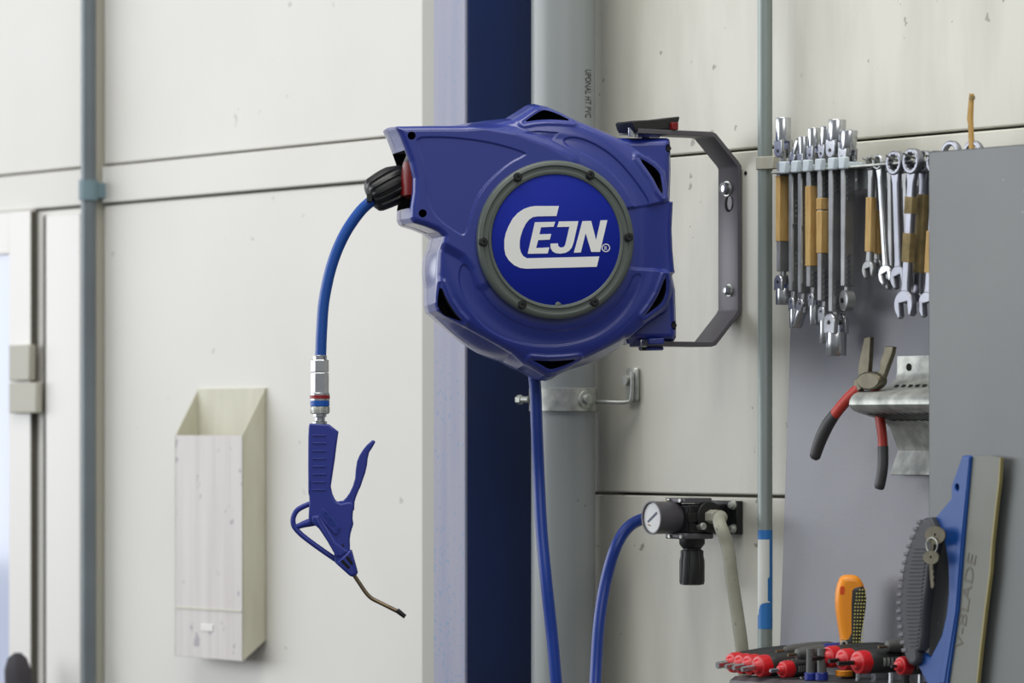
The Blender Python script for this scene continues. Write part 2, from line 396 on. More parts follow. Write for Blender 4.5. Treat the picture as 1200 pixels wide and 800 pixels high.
# ------------------------------------------------------------------ galvanised conduit with sticker
wc = .03
cu_, cyy, _ = W(896.5, 400, wc); rc = 8.6/F*5.5
cz = W(896, 757, wc)[2]
cd_ = thing('conduit', 'thin vertical galvanised conduit with blue and white sticker, right of the reel bracket', 'conduit', WALL, (cu_, cyy, 0))
part('pipe', MB().cyl((cu_, cyy, 0), (cu_, cyy, 3.2), rc, n=28), M['cond'], cd_)
def onpipe(px, py, off=.0003):
    t = max(-.98, min(.98, (px-896.5)/8.6)); ang = math.asin(t); X, Yd = math.sin(ang), -math.cos(ang); rr = rc+off
    return (cu_+(X*CS-Yd*SN)*rr, cyy+(X*SN+Yd*CS)*rr, H+(HOR-py)/F*5.49)
def decal(rows, off, m, name):
    mb = MB(); nn = 14
    for (ya, xa0, xa1), (yb_, xb0, xb1) in zip(rows[:-1], rows[1:]):
        v = [onpipe(xa0+(xa1-xa0)*i/nn, ya, off) for i in range(nn+1)]+[onpipe(xb0+(xb1-xb0)*i/nn, yb_, off) for i in range(nn+1)]
        mb.add(v, [(i, i+1, nn+2+i, nn+1+i) for i in range(nn)])
    return part(name, mb, m, cd_)
decal([(620, 888.2, 905), (735, 888.2, 905)], .0003, M['stick'], 'sticker')
decal([(636, 888.3, 889), (631, 888.3, 901), (674, 888.3, 901), (677, 888.3, 899), (702, 888.3, 899), (704, 888.3, 902), (719, 888.3, 889.2)], .0006, M['stw'], 'sticker_white_shape')
z0, z1 = W(896, 199, wc)[2], W(896, 184, wc)[2]
cl = solid('conduit_clip', MB().cyl((cu_, cyy, z0), (cu_, cyy, z1), rc+.002, n=28).box(cu_+.002, W(911, 190, .03)[0], cyy-.006, cyy+.004, z0, z1),
           M['latch'], WALL, (cu_, cyy, z0), 'pale grey clip round the galvanised conduit at the tool rail', 'clip', bevel=.001)

# ================================================================== the reel
FRONT = [(463, 149), (500, 148.5), (541, 148.5), (566, 146.5), (585, 143.5), (600, 140), (616, 130), (625, 124), (632, 122.6), (641, 124.6), (653, 130), (669, 139), (696, 150), (714, 158), (725, 162.5),
 (755, 162.4), (785, 161.7), (788.5, 163), (789.6, 167), (790, 200), (788.5, 236), (787, 268), (788, 292), (790, 315), (795, 337), (796.5, 382), (796.5, 392), (794, 397), (760, 397), (731, 397), (727, 400),
 (696, 416), (674, 427), (652, 440.5), (645, 442.6), (638, 441), (613, 427), (598, 414), (566, 396), (541, 382), (520, 370), (512, 364), (509.5, 355), (510, 320), (511, 297), (514.5, 284), (516, 278), (510, 272),
 (495, 266), (481, 262), (478, 256), (478.5, 243), (481, 226), (481.5, 210), (477.5, 191), (470.6, 172), (465, 158), (461, 151)]
YR = .03
def lp(pts, y): return [(L(px, py, y)[0], L(px, py, y)[2]) for px, py in pts]
OUT = np.array(lp(FRONT, YR))
NT = 1440
ang = np.linspace(0, 2*np.pi, NT, endpoint=False)
def radial(poly):
    out = np.zeros(NT); A = poly; B = np.roll(poly, -1, 0)
    for i, t in enumerate(ang):
        d = np.array([np.cos(t), np.sin(t)]); e = B-A
        den = d[0]*e[:, 1]-d[1]*e[:, 0]
        with np.errstate(divide='ignore', invalid='ignore'):
            s = (A[:, 0]*e[:, 1]-A[:, 1]*e[:, 0])/den; q = (A[:, 0]*d[1]-A[:, 1]*d[0])/den
        ok = (q >= -1e-9) & (q <= 1+1e-9) & (s > 0) & (np.abs(den) > 1e-12)
        out[i] = s[ok].max()
    return out
RAD = radial(OUT)
RAD = (RAD*2+np.roll(RAD, 1)+np.roll(RAD, -1))/4
def sdf(poly, X, Z):
    poly = np.array(poly); A = poly; B = np.roll(poly, -1, 0)
    d = np.full(X.shape, 1e9); ins = np.zeros(X.shape, bool)
    for a, b in zip(A, B):
        e = b-a; l2 = max(e@e, 1e-14)
        t = np.clip(((X-a[0])*e[0]+(Z-a[1])*e[1])/l2, 0, 1)
        d = np.minimum(d, np.hypot(X-a[0]-t*e[0], Z-a[1]-t*e[1]))
        c = ((a[1] > Z) != (b[1] > Z)) & (X < (b[0]-a[0])*(Z-a[1])/((b[1]-a[1]) if b[1] != a[1] else 1e-12)+a[0])
        ins ^= c
    return np.where(ins, -d, d)
def ss(a, b, x):
    t = np.clip((x-a)/(b-a), 0, 1); return t*t*(3-2*t)
VENTS = [[(613, 143.5), (624, 135.5), (635, 129), (641, 128.4), (653, 132.5), (670, 142), (655, 140.6), (640, 140.2), (626, 141.2)],
 [(747, 184.5), (757, 189), (766, 194.5), (772, 200), (775, 206), (777, 229.5), (771, 222), (764, 208)],
 [(779, 323.5), (780.5, 330), (780.5, 343), (776, 354.5), (768, 361), (754, 370.5), (762, 360), (771, 345)],
 [(622, 421.8), (634, 427), (643, 432.5), (652, 431.5), (664, 427), (677, 420.6), (660, 422.5), (640, 423.2)],
 [(515.4, 333), (513.2, 350), (514, 360), (521, 369), (531, 373), (542.8, 377.5), (534, 368), (524, 353)]]
NOSE = [(440, 120), (541, 147), (560, 151), (604, 159), (640, 173), (668, 189), (651, 281), (566, 330), (560, 312), (546, 296), (517, 280), (500, 280), (440, 300)]
POCK = [(489.5, 161), (497, 159.5), (532, 160), (577, 166), (618, 178.5), (616, 183), (595, 193), (564, 222.5), (553, 250), (546, 279), (532, 272), (508, 254), (499, 232), (497.5, 200), (491, 178), (487, 166)]
DRUM = [(400, 60), (722, 60), (725, 163), (748, 179), (768, 190), (779, 202), (782, 236), (783, 318), (787, 340), (781, 361), (757, 377), (728, 401), (700, 470), (650, 520), (400, 520)]
ARM = [(660, 262), (737, 246), (760, 243), (787, 237), (830, 230), (830, 322), (790, 318), (770, 314), (743, 313), (660, 300)]
CRES = [(604, 156), (630, 153.5), (654, 155.5), (647, 165), (630, 159)]
CUP = [(658, 162), (674, 159), (698, 168), (721, 184), (743, 209), (766, 243), (742, 246), (733, 226), (714, 202), (692, 186), (672, 177), (660, 170)]
CLO = [(539, 309), (535, 325), (541, 348), (555, 373), (577, 392), (605, 403), (636, 407), (668, 405), (702, 394), (728, 373), (745, 347), (753, 320), (740, 320), (733, 340), (713, 365), (688, 381), (650, 388), (612, 381), (582, 364), (563, 340), (552, 318), (546, 309)]
def height(X, Z):
    r = np.hypot(X, Z)
    y = np.full(X.shape, .050)
    yd = .009+.004*ss(.095, .122, r)+.019*ss(.120, .168, r)**1.5
    y = yd+(y-yd)*ss(0, .005, sdf(lp(DRUM, .03), X, Z))
    dC = sdf(lp(CRES, .02), X, Z); y = y+.0014*ss(0, .0014, -dC)
    for cres in (CUP, CLO):                  # two shallow crescents on the drum
        y = y+.0014*ss(0, .0022, -sdf(chaikin(lp(cres, .018), 3), X, Z))
    ya = .013+.010*ss(.09, .15, X)
    y = ya+(y-ya)*ss(0, .004, sdf(lp(ARM, .015), X, Z))
    yn = .0075+0*X
    y = np.where(X < .06, yn+(y-yn)*ss(0, .012, sdf(lp(NOSE, .01), X, Z)), y)
    y = y+.0013*ss(0, .0020, -sdf(chaikin(lp(POCK, .01), 3), X, Z))
    for v in VENTS:
        d = sdf(lp(v, .022), X, Z); y = y-.0022*np.exp(-((d-.0036)/.0032)**2)
    do = -sdf(OUT, X, Z); b = .0075
    q = np.clip(b-do, 0, b); y = y+(b-np.sqrt(np.maximum(b*b-q*q, 0)))
    return y
NRr = 130
T_ = np.linspace(0, 1, NRr); T_ = 1-(1-T_)**1.15
r0_ = .084
RR = r0_+(RAD[None, :]-r0_)*T_[:, None]
XX = RR*np.cos(ang)[None, :]; ZZ = RR*np.sin(ang)[None, :]
YY = height(XX, ZZ)
deg = np.degrees(ang); deg = np.where(deg > 180, deg-360, deg)
def bump_(c, w, a): return a*np.clip(1-((deg-c)/w)**2, 0, 1)**1.2
BUL = bump_(-123, 23, .010)+bump_(-62, 22, .006)+bump_(-167.5, 9, .003)+bump_(120, 12, .003)
def rows_to_mesh(rows, cap0, cap1):
    v = []; f = []; n = NT
    for X, Y, Z in rows: v += list(zip(X.tolist(), Y.tolist(), Z.tolist()))
    for j in range(len(rows)-1):
        o = j*n
        f += [(o+i, o+(i+1) % n, o+n+(i+1) % n, o+n+i) for i in range(n)]
    v.append(cap0); c0 = len(v)-1; v.append(cap1); c1 = len(v)-1; o = (len(rows)-1)*n
    f += [(c0, (i+1) % n, i) for i in range(n)]; f += [(c1, o+i, o+(i+1) % n) for i in range(n)]
    return v, f
YS = .064
rows = [(XX[j], YY[j], ZZ[j]) for j in range(NRr)]
yl = YY[-1]
for q in (.08, .2, .4, .6, .8, 1.0):
    rr = RAD+BUL*math.sin(q*math.pi/2)+.0035*q; rows.append((rr*np.cos(ang), yl+(YS-yl)*q, rr*np.sin(ang)))
fv, ff = rows_to_mesh(rows, (0, float(YY[0].mean()), 0), (0, YS, 0))
rows = []
for y, q, ins in ((YS+.0008, 1, .0016), (YS+.0016, 1, 0.0), (.085, 1, 0), (.100, .8, .0005), (.110, .5, .003), (.115, .3, .008)):
    rr = RAD+BUL*q+.0035-ins; rows.append((rr*np.cos(ang), np.full(NT, y), rr*np.sin(ang)))
rv, rf = rows_to_mesh(rows, (0, YS+.0008, 0), (0, .115, 0))

rb = (0, .06, -.165)
reel = thing('hose_reel', 'blue enclosed air hose reel with white-lettered round cover, on grey wall bracket', 'hose reel', REEL, rb)
cut = MB()
for v in VENTS: cut.plate([chaikin(lp(v, .022), 1)], .07, face_xz(.02))
for (px, py, y) in ((482, 159, .01), (495, 250, .01)):
    c = L(px, py, y); cut.cyl((c[0], -.01, c[2]), (c[0], .03, c[2]), .0048, n=28)
for (px, py, y) in ((785, 173.5, .05), (791.5, 381, .05)):
    c = L(px, py, y); cut.cyl((c[0], -.01, c[2]), (c[0], .062, c[2]), .0052, n=28)
m0 = L(440, 178, .05); m1 = L(492, 245, .05)
mouth = MB(); zc_ = (m0[2]+m1[2])/2
mouth.plate([[(m0[0]-.03, m1[2]-.001), (m0[0]-.03, m0[2]+.002), (L(484, 180, .05)[0], m0[2]), (L(497, 200, .05)[0], m0[2]-.012), (L(497, 230, .05)[0], m1[2]+.01), (L(490, 245, .05)[0], m1[2])]], .082, face_xz(.058))
def cutout(v, f, cutters, m1_, m2_, name):
    me = mesh(name, type('o', (), {'v': v, 'f': f})(), m1_, 0); me.materials.append(m2_)
    o = bpy.data.objects.new(name, me); COL.objects.link(o); tmp = []
    for c in cutters:
        cm = mesh('tmp', c, m2_, 0); cm.materials.clear(); cm.materials.append(m1_); cm.materials.append(m2_)
        for p in cm.polygons: p.material_index = 1
        co = bpy.data.objects.new('tmp', cm); COL.objects.link(co); tmp.append(co)
        bm_ = o.modifiers.new('b', 'BOOLEAN'); bm_.operation = 'DIFFERENCE'; bm_.object = co; bm_.solver = 'EXACT'
    bpy.context.view_layer.update()
    dg = bpy.context.evaluated_depsgraph_get()
    nm = bpy.data.meshes.new_from_object(o.evaluated_get(dg)); o.modifiers.clear(); o.data = nm; nm.name = name
    for t in tmp: bpy.data.objects.remove(t)
    nm.polygons.foreach_set('use_smooth', [True]*len(nm.polygons)); nm.set_sharp_from_angle(angle=R(35))
    nm.transform(Matrix.Translation(-Vector(rb)))
    o.parent = reel; BASE[o.name] = (REEL, Vector(rb)); return o
fs = cutout(fv, ff, [cut, mouth], M['shell'], M['black'], 'front_shell')
mouth2 = MB(); mouth2.v = list(mouth.v); mouth2.f = list(mouth.f)
rs_ = cutout(rv, rf, [mouth2], M['shell_rear'], M['black'], 'rear_shell')

for (px, py, y) in ((785, 173.5, .05), (791.5, 381, .05)):
    c = L(px, py, y); part('shell_screw', MB().lathe([(.0032, 0), (.003, -.002), (.0014, -.002), (.0014, -.0005)], (c[0], .058, c[2]), (0, 1, 0), 16), M['screw'], reel)
# cover ring
rg = part('cover_ring', MB().lathe([(.0765, .012), (.0765, -.0030), (.0775, -.0042), (.0800, -.0046), (.0808, -.0030), (.0835, -.0026), (.0862, -.0030), (.0872, -.0052), (.0905, -.0050), (.0925, -.0034), (.0932, -.001), (.0932, .012)],
          (0, 0, 0), (0, 1, 0), 128), M['ringm'], reel)
for px, py in ((606.5, 207.5), (691.5, 205), (566, 283.5), (736.7, 277.8), (611.5, 357.2), (696.6, 354.2)):
    c = L(px, py, -.004)
    part('cover_screw', MB().lathe([(.0056, .004), (.0056, -.0005), (.0050, -.0012), (.0042, -.0012), (.0042, -.0028), (.0036, -.0036), (.0018, -.0036), (.0016, -.0008)], (c[0], -.0042, c[2]), (0, 1, 0), 20), M['screw'], rg)
dc = part('cover_disc', MB().lathe([(.0770, .006), (.0770, -.0022), (.0762, -.0028), (.0001, -.0028)], (.0008, 0, 0), (0, 1, 0), 128), M['disc'], reel)
c = L(653.5, 357.5, 0); part('notch', MB().lathe([(.0038, 0), (.0038, -.0034), (.003, -.0038)], (c[0], 0, c[2]), (0, 1, 0), 20), M['ringm'], dc)
def logo(name, pts, holes=()):
    cv = lambda P_: [(L(580+x/8, 230+y/8, -.003)[0], L(580+x/8, 230+y/8, -.003)[2]) for x, y in P_]
    part(name, MB().plate([cv(pts)]+[cv(h) for h in holes], .0006, face_xz(-.0030)), M['white'], dc, smooth=0)
logo('letter', [(600, 90), (380, 90), (330, 97), (270, 118), (215, 155), (165, 210), (125, 285), (100, 350), (88, 410), (88, 490), (100, 550), (130, 600), (180, 645), (235, 670), (290, 678), (955, 660), (978, 563),
  (300, 580), (265, 560), (243, 525), (232, 480), (232, 420), (242, 370), (262, 310), (290, 255), (320, 218), (355, 195), (400, 187), (577, 184)])
logo('letter', [(375, 242), (565, 238), (550, 285), (432, 290), (417, 355), (527, 352), (514, 405), (405, 410), (385, 484), (510, 478), (495, 535), (307, 538)])
logo('letter', [(600, 235), (782, 232), (738, 430), (720, 480), (695, 510), (660, 530), (610, 537), (570, 532), (540, 515), (522, 485), (520, 443), (590, 440), (593, 462), (605, 476), (625, 480), (648, 472), (660, 450), (698, 285), (583, 288)])
logo('letter', [(820, 232), (902, 230), (948, 410), (990, 225), (1054, 222), (985, 520), (903, 520), (850, 345), (805, 525), (740, 528)])
logo('registered_mark', ngon(1040, 483, 39, 28), [ngon(1040, 483, 31, 28)])
v, f = text_data('R', .0068); cc = L(580+1024/8, 230+504/8, -.003)
part('registered_mark_letter', MB().add([(cc[0]+a*.9, -.0031-c_, cc[2]+b) for a, b, c_ in v], f), M['white'], dc, smooth=0)
# red outlet rollers and black bushing inside the mouth
c = L(471, 205, .045)
rdp = part('outlet_guide', MB().lathe([(.004, -.022), (.016, -.020), (.019, 0), (.016, .020), (.004, .022)], (c[0]+.017, .050, c[2]-.006), (0.1, .1, 1), 32), M['red'], reel)
c = L(462, 189, .07)
part('outlet_bushing', MB().cyl((c[0]+.022, .040, c[2]+.006), (c[0]+.022, .082, c[2]-.006), .011, n=20), M['blk'], reel)
# hinge lug under the block
c = L(770, 400, .06); part('hinge_lug', MB().box(c[0]-.014, c[0]+.006, .045, .075, c[2]-.004, c[2]+.004), M['shell'], reel, bevel=.002)

# ------------------------------------------------------------------ wall bracket
s1 = W(871, 300, 0)[0]; s0 = W(843, 300, .006)[0]
um = (s0+s1)/2
def bw(px, ref=871): return (ref-px)/792.0
zt_ = H+(HOR-156)/F*5.50; zb_ = H+(HOR-403)/F*5.50
path = [(-bw(749), zt_), (-bw(834), zt_), (-bw(838), zt_-.0015), (-bw(864), zt_-.033), (-bw(867), zt_-.038), (-bw(867), zb_+.042), (-bw(864), zb_+.036), (-bw(838), zb_+.0015), (-bw(834), zb_), (-bw(762), zb_)]
br = thing('wall_bracket', 'grey steel U-shaped wall bracket bolted beside the hose reel', 'bracket', WALL, (um, 0, zb_))
mb = MB(); mb.plate([sheet(path, .0058)], s1-s0, face_yz(um), .0008, 1); part('strap', mb, M['strap'], br)
# keyhole slot under the upper bolt
def onstrap(px, py): 
    q = W(px, py, .009); return q
q = onstrap(853, 239); mb = MB().plate([ngon(q[0], q[2], .0066, 20, .0095)], .0012, face_xz(-.0084)); part('keyhole', mb, M['black'], br, smooth=0)
mb = MB().plate([ngon(q[0]+.004, q[2]+.001, .0045, 20, .0082)], .0012, face_xz(-.0088)); part('screw_head', mb, M['strap'], br)
for px, py, r_ in ((851.5, 221, .0075), (854, 340, .006)):
    q = onstrap(px, py)
    bl = part('bolt', MB().lathe([(r_, 0), (r_, .002), (r_*.95, .0075), (r_*.6, .0085), (r_*.55, .0075)], (q[0], -.0075, q[2]), (0, -1, 0), 6 if r_ < .007 else 24), M['chrome'], br)
    part('washer', MB().lathe([(r_*1.25, 0), (r_*1.25, .0016)], (q[0], -.0075, q[2]), (0, -1, 0), 24), M['galv'], bl)
# pins through the arm ends into the reel
pyv = -bw(768)
part('hinge_pin', MB().cyl((um, pyv, zt_-.012), (um, pyv, zt_+.008), .005, n=16), M['screw'], br)
part('hinge_pin', MB().cyl((um, pyv, zb_-.008), (um, pyv, zb_+.012), .005, n=16), M['screw'], br)
part('hinge_washer', MB().cyl((um, pyv+.004, zt_-.006), (um, pyv+.004, zt_-.002), .014, n=24), M['shell'], br)
part('hinge_nut', MB().box(um-.012, um+.014, -bw(782), -bw(766), zb_-.008, zb_-.003), M['shell'], br, bevel=.002)
part('hinge_tab', MB().box(um-.012, um+.012, -bw(764), -bw(756), zb_-.004, zb_+.005), M['chrome'], br, bevel=.001)
# lock lever above the arm
lv = [(-bw(743), zt_+.010), (-bw(745), zt_+.012), (-bw(770), zt_+.0145), (-bw(797), zt_+.0195), (-bw(798), zt_+.018), (-bw(794), zt_+.004), (-bw(778), zt_+.003), (-bw(762), zt_+.001), (-bw(747), zt_-.001), (-bw(745), zt_+.003)]
part('lock_lever', MB().plate([lv], s1-s0-.004, face_yz(um), .0015, 2), M['blk'], br)
part('lever_tab', MB().box(um-.004, s1+.002, -bw(794), -bw(786.5), zt_+.003, zt_+.012), M['red'], br, bevel=.001)
part('lock_spring', MB().cyl((um+.008, -bw(748), zt_-.006), (um+.008, -bw(748), zt_+.004), .0045, n=14).cyl((um+.008, -bw(753), zt_-.007), (um+.008, -bw(753), zt_+.002), .0025, n=12), M['chrome'], br)

# ------------------------------------------------------------------ air hose out of the reel, coupling, blow gun
YG = 5.425
hp = [P(x, y, Y) for x, y, Y in ((478, 206, 5.45), (455, 221, 5.437), (437, 234, YG), (421, 249, YG), (403, 276, YG), (389, 310, YG), (380, 350, YG), (377, 385, YG), (375.7, 418, YG))]
ah = thing('air_hose', 'blue air hose curving down from reel mouth, with black ribbed stopper', 'hose', CAMF, P(376, 418, YG))
part('tube', MB().tube(spline(hp, 10), .0066, 20), M['hose'], ah)
k0 = Vector(P(434, 231, YG)); k1 = Vector(P(478, 208, YG+.012)); ax = (k1-k0).normalized()
fl = lambda t, j: 1+(.055*(1 if math.sin(14*t) > 0 else -1) if 2 <= j <= 6 else 0)
part('hose_stopper', MB().lathe([(.008, 0), (.0150, .0012), (.0186, .004), (.0202, .008), (.0214, .018), (.0220, .026), (.0218, .034), (.0205, .042), (.0180, .049), (.010, .051)], k0-ax*.001, ax, 112, flute=fl), M['blk'], ah)
part('cord_clip', MB().box(k0.x-.004, k0.x+.003, k0.y-.012, k0.y-.004, k0.z-.006, k0.z+.005), M['blk'], ah, bevel=.001)

gx = P(374.8, 450, YG)[0]
def gz(py): return P(0, py, YG)[2]
cp = thing('quick_coupling', 'chrome quick coupling with red and blue rings above the blow gun', 'coupling', CAMF, (gx, YG, gz(497)))
def seg(y0, y1, r, n=32, r2=None, ch=.0008):
    z0, z1 = gz(y1), gz(y0); r2 = r2 or r
    return MB().lathe([(r-ch, 0), (r, ch), (r2, z1-z0-ch), (r2-ch, z1-z0)], (gx, YG, z0), (0, 0, 1), n)
part('hose_nut', seg(416, 423, .0082), M['chrome'], cp)
part('hex_nut', seg(421.5, 436, .0106, 6), M['chrome'], cp, smooth=20)
part('hex_body', seg(436.5, 461, .0106, 6), M['chrome'], cp, smooth=20)
part('sleeve', seg(460, 470, .0114), M['chrome'], cp)
part('red_ring', seg(463, 467, .0118, ch=.0002), M['bandr'], cp, label='dark red ring')
part('blue_ring', seg(469.5, 475.8, .0114, ch=.0003), M['bandb'], cp, label='bright blue ring')
part('knurled_sleeve', MB().lathe([(.009, 0), (.0108, .001), (.0112, .004), (.0112, .008), (.010, .0094)], (gx, YG, gz(485)), (0, 0, 1), 48, flute=lambda t, j: 1+(.05*(1 if math.sin(8*t) > 0 else -1) if 1 <= j <= 3 else 0)), M['galv'], cp)
part('plug', MB().lathe([(.0085, 0), (.0085, .003), (.006, .0045), (.006, .008), (.0078, .009), (.0078, .012)], (gx, YG, gz(497)), (0, 0, 1), 24), M['chrome'], cp)

g5 = lambda pts: [(320+x/4, 400+y/4) for x, y in pts]
g6 = lambda pts: [(320+x/4.444, 560+y/4.444) for x, y in pts]
def gp(pts): return [(P(x, y, YG)[0], P(x, y, YG)[2]) for x, y in pts]
gunb = thing('blow_gun', 'blue plastic air blow gun hanging from hose, with bent metal nozzle', 'blow gun', CAMF, P(415, 676, YG))
body = g5([(172, 384), (168, 400), (166, 440), (165, 560), (166, 700), (168, 720)]) \
     + g6([(189, 80), (190, 125), (186, 205), (196, 228), (232, 246), (262, 290), (318, 385), (325, 440), (410, 445), (400, 375), (400, 350), (399, 320), (403, 290), (411, 262), (418, 240)]) \
     + g5([(372, 830), (374, 800), (380, 770), (372, 752), (350, 752), (320, 758), (300, 750), (290, 740), (278, 715), (270, 680), (276, 640), (288, 560), (298, 480), (306, 422), (262, 388)])
part('body', MB().plate([gp(body)], .019, face_xz(YG), .0022, 3), M['gun'], gunb)
gt = [P(x, y, YG) for x, y in g6([(196, 132), (150, 152), (122, 172), (105, 205), (106, 240), (122, 268), (160, 305), (245, 368), (335, 430)])]
part('hanging_loop', MB().tube(spline(gt, 6), .0032, 14).tube([P(x, y, YG) for x, y in g6([(112, 258), (160, 240), (225, 222)])], [.0028, .0042, .006], 14), M['gun'], gunb)
for k in range(9):
    y = 400+(440+k*36.4)/4; a = P(366.8, y, YG); b = P(382.5, y, YG)
    part('grip_rib', MB().box(a[0], b[0], YG-.0103, YG+.0103, a[2]-.0007, a[2]+.0007), M['gun'], gunb, bevel=.0003) if k < 8 else None
trig = g5([(300, 750), (330, 745), (345, 730), (360, 708), (375, 675), (385, 640), (388, 600), (394, 560), (405, 535), (420, 510), (440, 485), (465, 462), (475, 464), (479, 472), (465, 497), (450, 520), (443, 550), (440, 580), (432, 615), (420, 650), (410, 680), (400, 700), (390, 725), (382, 750), (380, 790), (340, 790)])
part('trigger', MB().plate([gp(trig)], .014, face_xz(YG), .002, 3), M['gun'], gunb)
core = g6([(205, 195), (250, 190), (330, 330), (392, 372), (400, 385), (345, 420), (240, 262), (200, 228)])
part('air_chamber', MB().plate([gp(core)], .0215, face_xz(YG), .003, 3), M['gun'], gunb)
pan = g6([(262, 152), (345, 245), (352, 262), (335, 290), (322, 290), (240, 200), (240, 185)])
part('raised_panel', MB().plate([gp(pan)], .0222, face_xz(YG), .0005, 1), M['gun'], gunb)
A = Vector(gp(g6([(262, 176)]))[0]); B = Vector(gp(g6([(334, 266)]))[0]); dd = (B-A); ln = dd.length; dd.normalize(); nn = Vector((-dd.y, dd.x))
v, f = text_data('CEJN', .0075); x1 = max(p[0] for p in v)
part('raised_lettering', MB().add([((A+dd*p[0]*ln/x1-nn*.0015+nn*p[1])[0], YG-.0116-p[2], (A+dd*p[0]*ln/x1-nn*.0015+nn*p[1])[1]) for p in v], f), M['hose2'], gunb, smooth=0)
rib = g6([(212, 200), (230, 205), (345, 400), (330, 408)])
part('side_rail', MB().plate([gp(rib)], .0235, face_xz(YG), .001, 1), M['gun'], gunb)
n0 = Vector(P(398, 654, YG)); n1 = Vector(P(414.5, 673.5, YG)); d = n1-n0
tip = g6([(325, 440), (345, 425), (400, 372), (410, 375), (441, 490), (437, 502), (412, 513), (400, 508)])
part('nozzle_collar', MB().plate([gp(tip)], .0225, face_xz(YG), .003, 3), M['gun'], gunb)
for (p_, q_) in (((352, 432), (392, 472)), ((378, 412), (408, 452))):
    rr_ = g6([p_, (p_[0]+14, p_[1]-10), (q_[0]+12, q_[1]-8), q_])
    part('collar_slot', MB().plate([gp(rr_)], .0232, face_xz(YG), .0004, 1), M['black'], gunb)
c = P(402.3, 638, YG); part('pin', MB().cyl((c[0], YG-.0112, c[2]), (c[0], YG, c[2]), .0012, n=12), M['blk'], gunb)
nz = [P(x, y, YG) for x, y in g6([(418, 500), (445, 540), (480, 592), (500, 615), (520, 630), (560, 650), (640, 690), (655, 697)])]
nzt = part('nozzle', MB().tube(spline(nz, 5), .0024, 16), M['brass'], gunb)
e0_ = P(*g6([(645, 688)])[0], YG); e1_ = P(*g6([(688, 722)])[0], YG)
part('nozzle_tip', MB().cyl(e0_, e1_, .0031, .0026, 16), M['screw'], nzt)

# ------------------------------------------------------------------ supply hose: reel bottom, loop below, up to the regulator
RY = -.045                                    # regulator centre distance from the wall
ru, _, rz_ = W(811, 605, .045)
hp = [P(x, y, Y) for x, y, Y in ((622, 420, 5.50), (627, 450, 5.50), (629, 500, 5.50), (631.5, 560, 5.50), (634.5, 620, 5.49), (640, 680, 5.48), (647, 745, 5.48), (653, 810, 5.48), (662, 880, 5.49), (676, 925, 5.51), (690, 905, 5.54), (695, 850, 5.56),
   (698, 790, 5.58), (702, 730, 5.59), (710, 680, 5.6), (722, 640, 5.6), (737, 617, 5.61), (757, 607, 5.62), (785, 605, 5.60))]
solid('supply_hose', MB().tube(spline(hp, 8), [.0072]*(len(hp)*8-7), 20), M['hose2'], CAMF, P(676, 925, 5.51),
      'dark blue supply hose hanging from reel bottom and rising to the regulator', 'hose')
rg_ = thing('air_regulator', 'black air pressure regulator with round gauge, on the wall below the reel bracket', 'regulator', WALL, (ru, 0, rz_-.08))
pz = lambda py, w=.045: W(811, py, w)[2]
a = W(822, 600, .006)[0]; b = W(866, 600, .006)[0]
part('mounting_plate', MB().box(a-.01, b, -.009, 0, W(850, 625.5, .006)[2], W(850, 586.5, .006)[2]), M['blk'], rg_, bevel=.001)
for py in (591.5, 619.5):
    q = W(859, py, .01)
    part('bolt', MB().lathe([(.0058, 0), (.0058, .0015), (.0042, .0015), (.004, .006)], (q[0], -.009, q[2]), (0, -1, 0), 18), M['galv'], rg_)
hb = .020
part('body', MB().box(ru-hb, ru+hb, RY-.021, RY+.037, pz(624), pz(590)), M['blk'], rg_, bevel=.003)
part('top_flange', MB().box(ru-hb-.001, ru+hb, RY-.025, RY+.015, pz(589), pz(583)), M['strap'], rg_, bevel=.001)
part('bottom_flange', MB().box(ru-hb-.001, ru+hb, RY-.025, RY+.018, pz(631), pz(624)), M['strap'], rg_, bevel=.002)
for du, py in ((-.012, 586), (.012, 586), (-.010, 628), (.014, 628)):
    part('flange_screw', MB().cyl((ru+du, RY-.0255, pz(py)), (ru+du, RY-.0275, pz(py)), .0023, n=12), M['galv'], rg_)
part('port_boss', MB().cyl((ru+hb-.004, RY+.008, rz_), (ru+hb+.006, RY+.008, rz_), .0185, n=36), M['blk'], rg_, bevel=.001)
part('port_bridge', MB().box(ru+hb-.002, ru+hb+.004, RY-.022, RY-.008, pz(611), pz(600)), M['blk'], rg_, bevel=.0006)
part('port_bridge', MB().box(ru+hb-.002, ru+hb+.003, RY-.020, RY-.016, pz(622), pz(592)), M['screw'], rg_, bevel=.0006)
part('knob_neck', MB().lathe([(.0155, 0), (.0155, -.006), (.0135, -.009), (.011, -.012), (.011, -.016)], (ru, RY, pz(631)), (0, 0, 1), 32), M['blk'], rg_)
part('adjusting_knob', MB().lathe([(.012, 0), (.0138, -.001), (.0140, -.008), (.0152, -.013), (.0152, -.038), (.0145, -.0415), (.010, -.0425)], (ru, RY, pz(644)), (0, 0, 1), 96,
     flute=lambda t, j: 1-.10*max(0, math.cos(8*t))**3 if 1 <= j <= 4 else 1), M['blk'], rg_)
gl = W(763, 606.5, .100); gd = -.100
part('gauge_stem', MB().cyl((gl[0], RY-.018, gl[2]), (gl[0], gd+.03, gl[2]), .006, n=12), M['brass'], rg_)
ga = part('gauge', MB().lathe([(.0185, .040), (.0195, .036), (.0197, .004), (.0203, .003), (.0203, 0), (.0185, 0), (.0180, .003), (.0001, .003)], (gl[0], gd, gl[2]), (0, 1, 0), 48), M['strap'], rg_)
part('dial', MB().cyl((gl[0], gd+.0032, gl[2]), (gl[0], gd+.0022, gl[2]), .0178, n=40), M['dial'], ga)
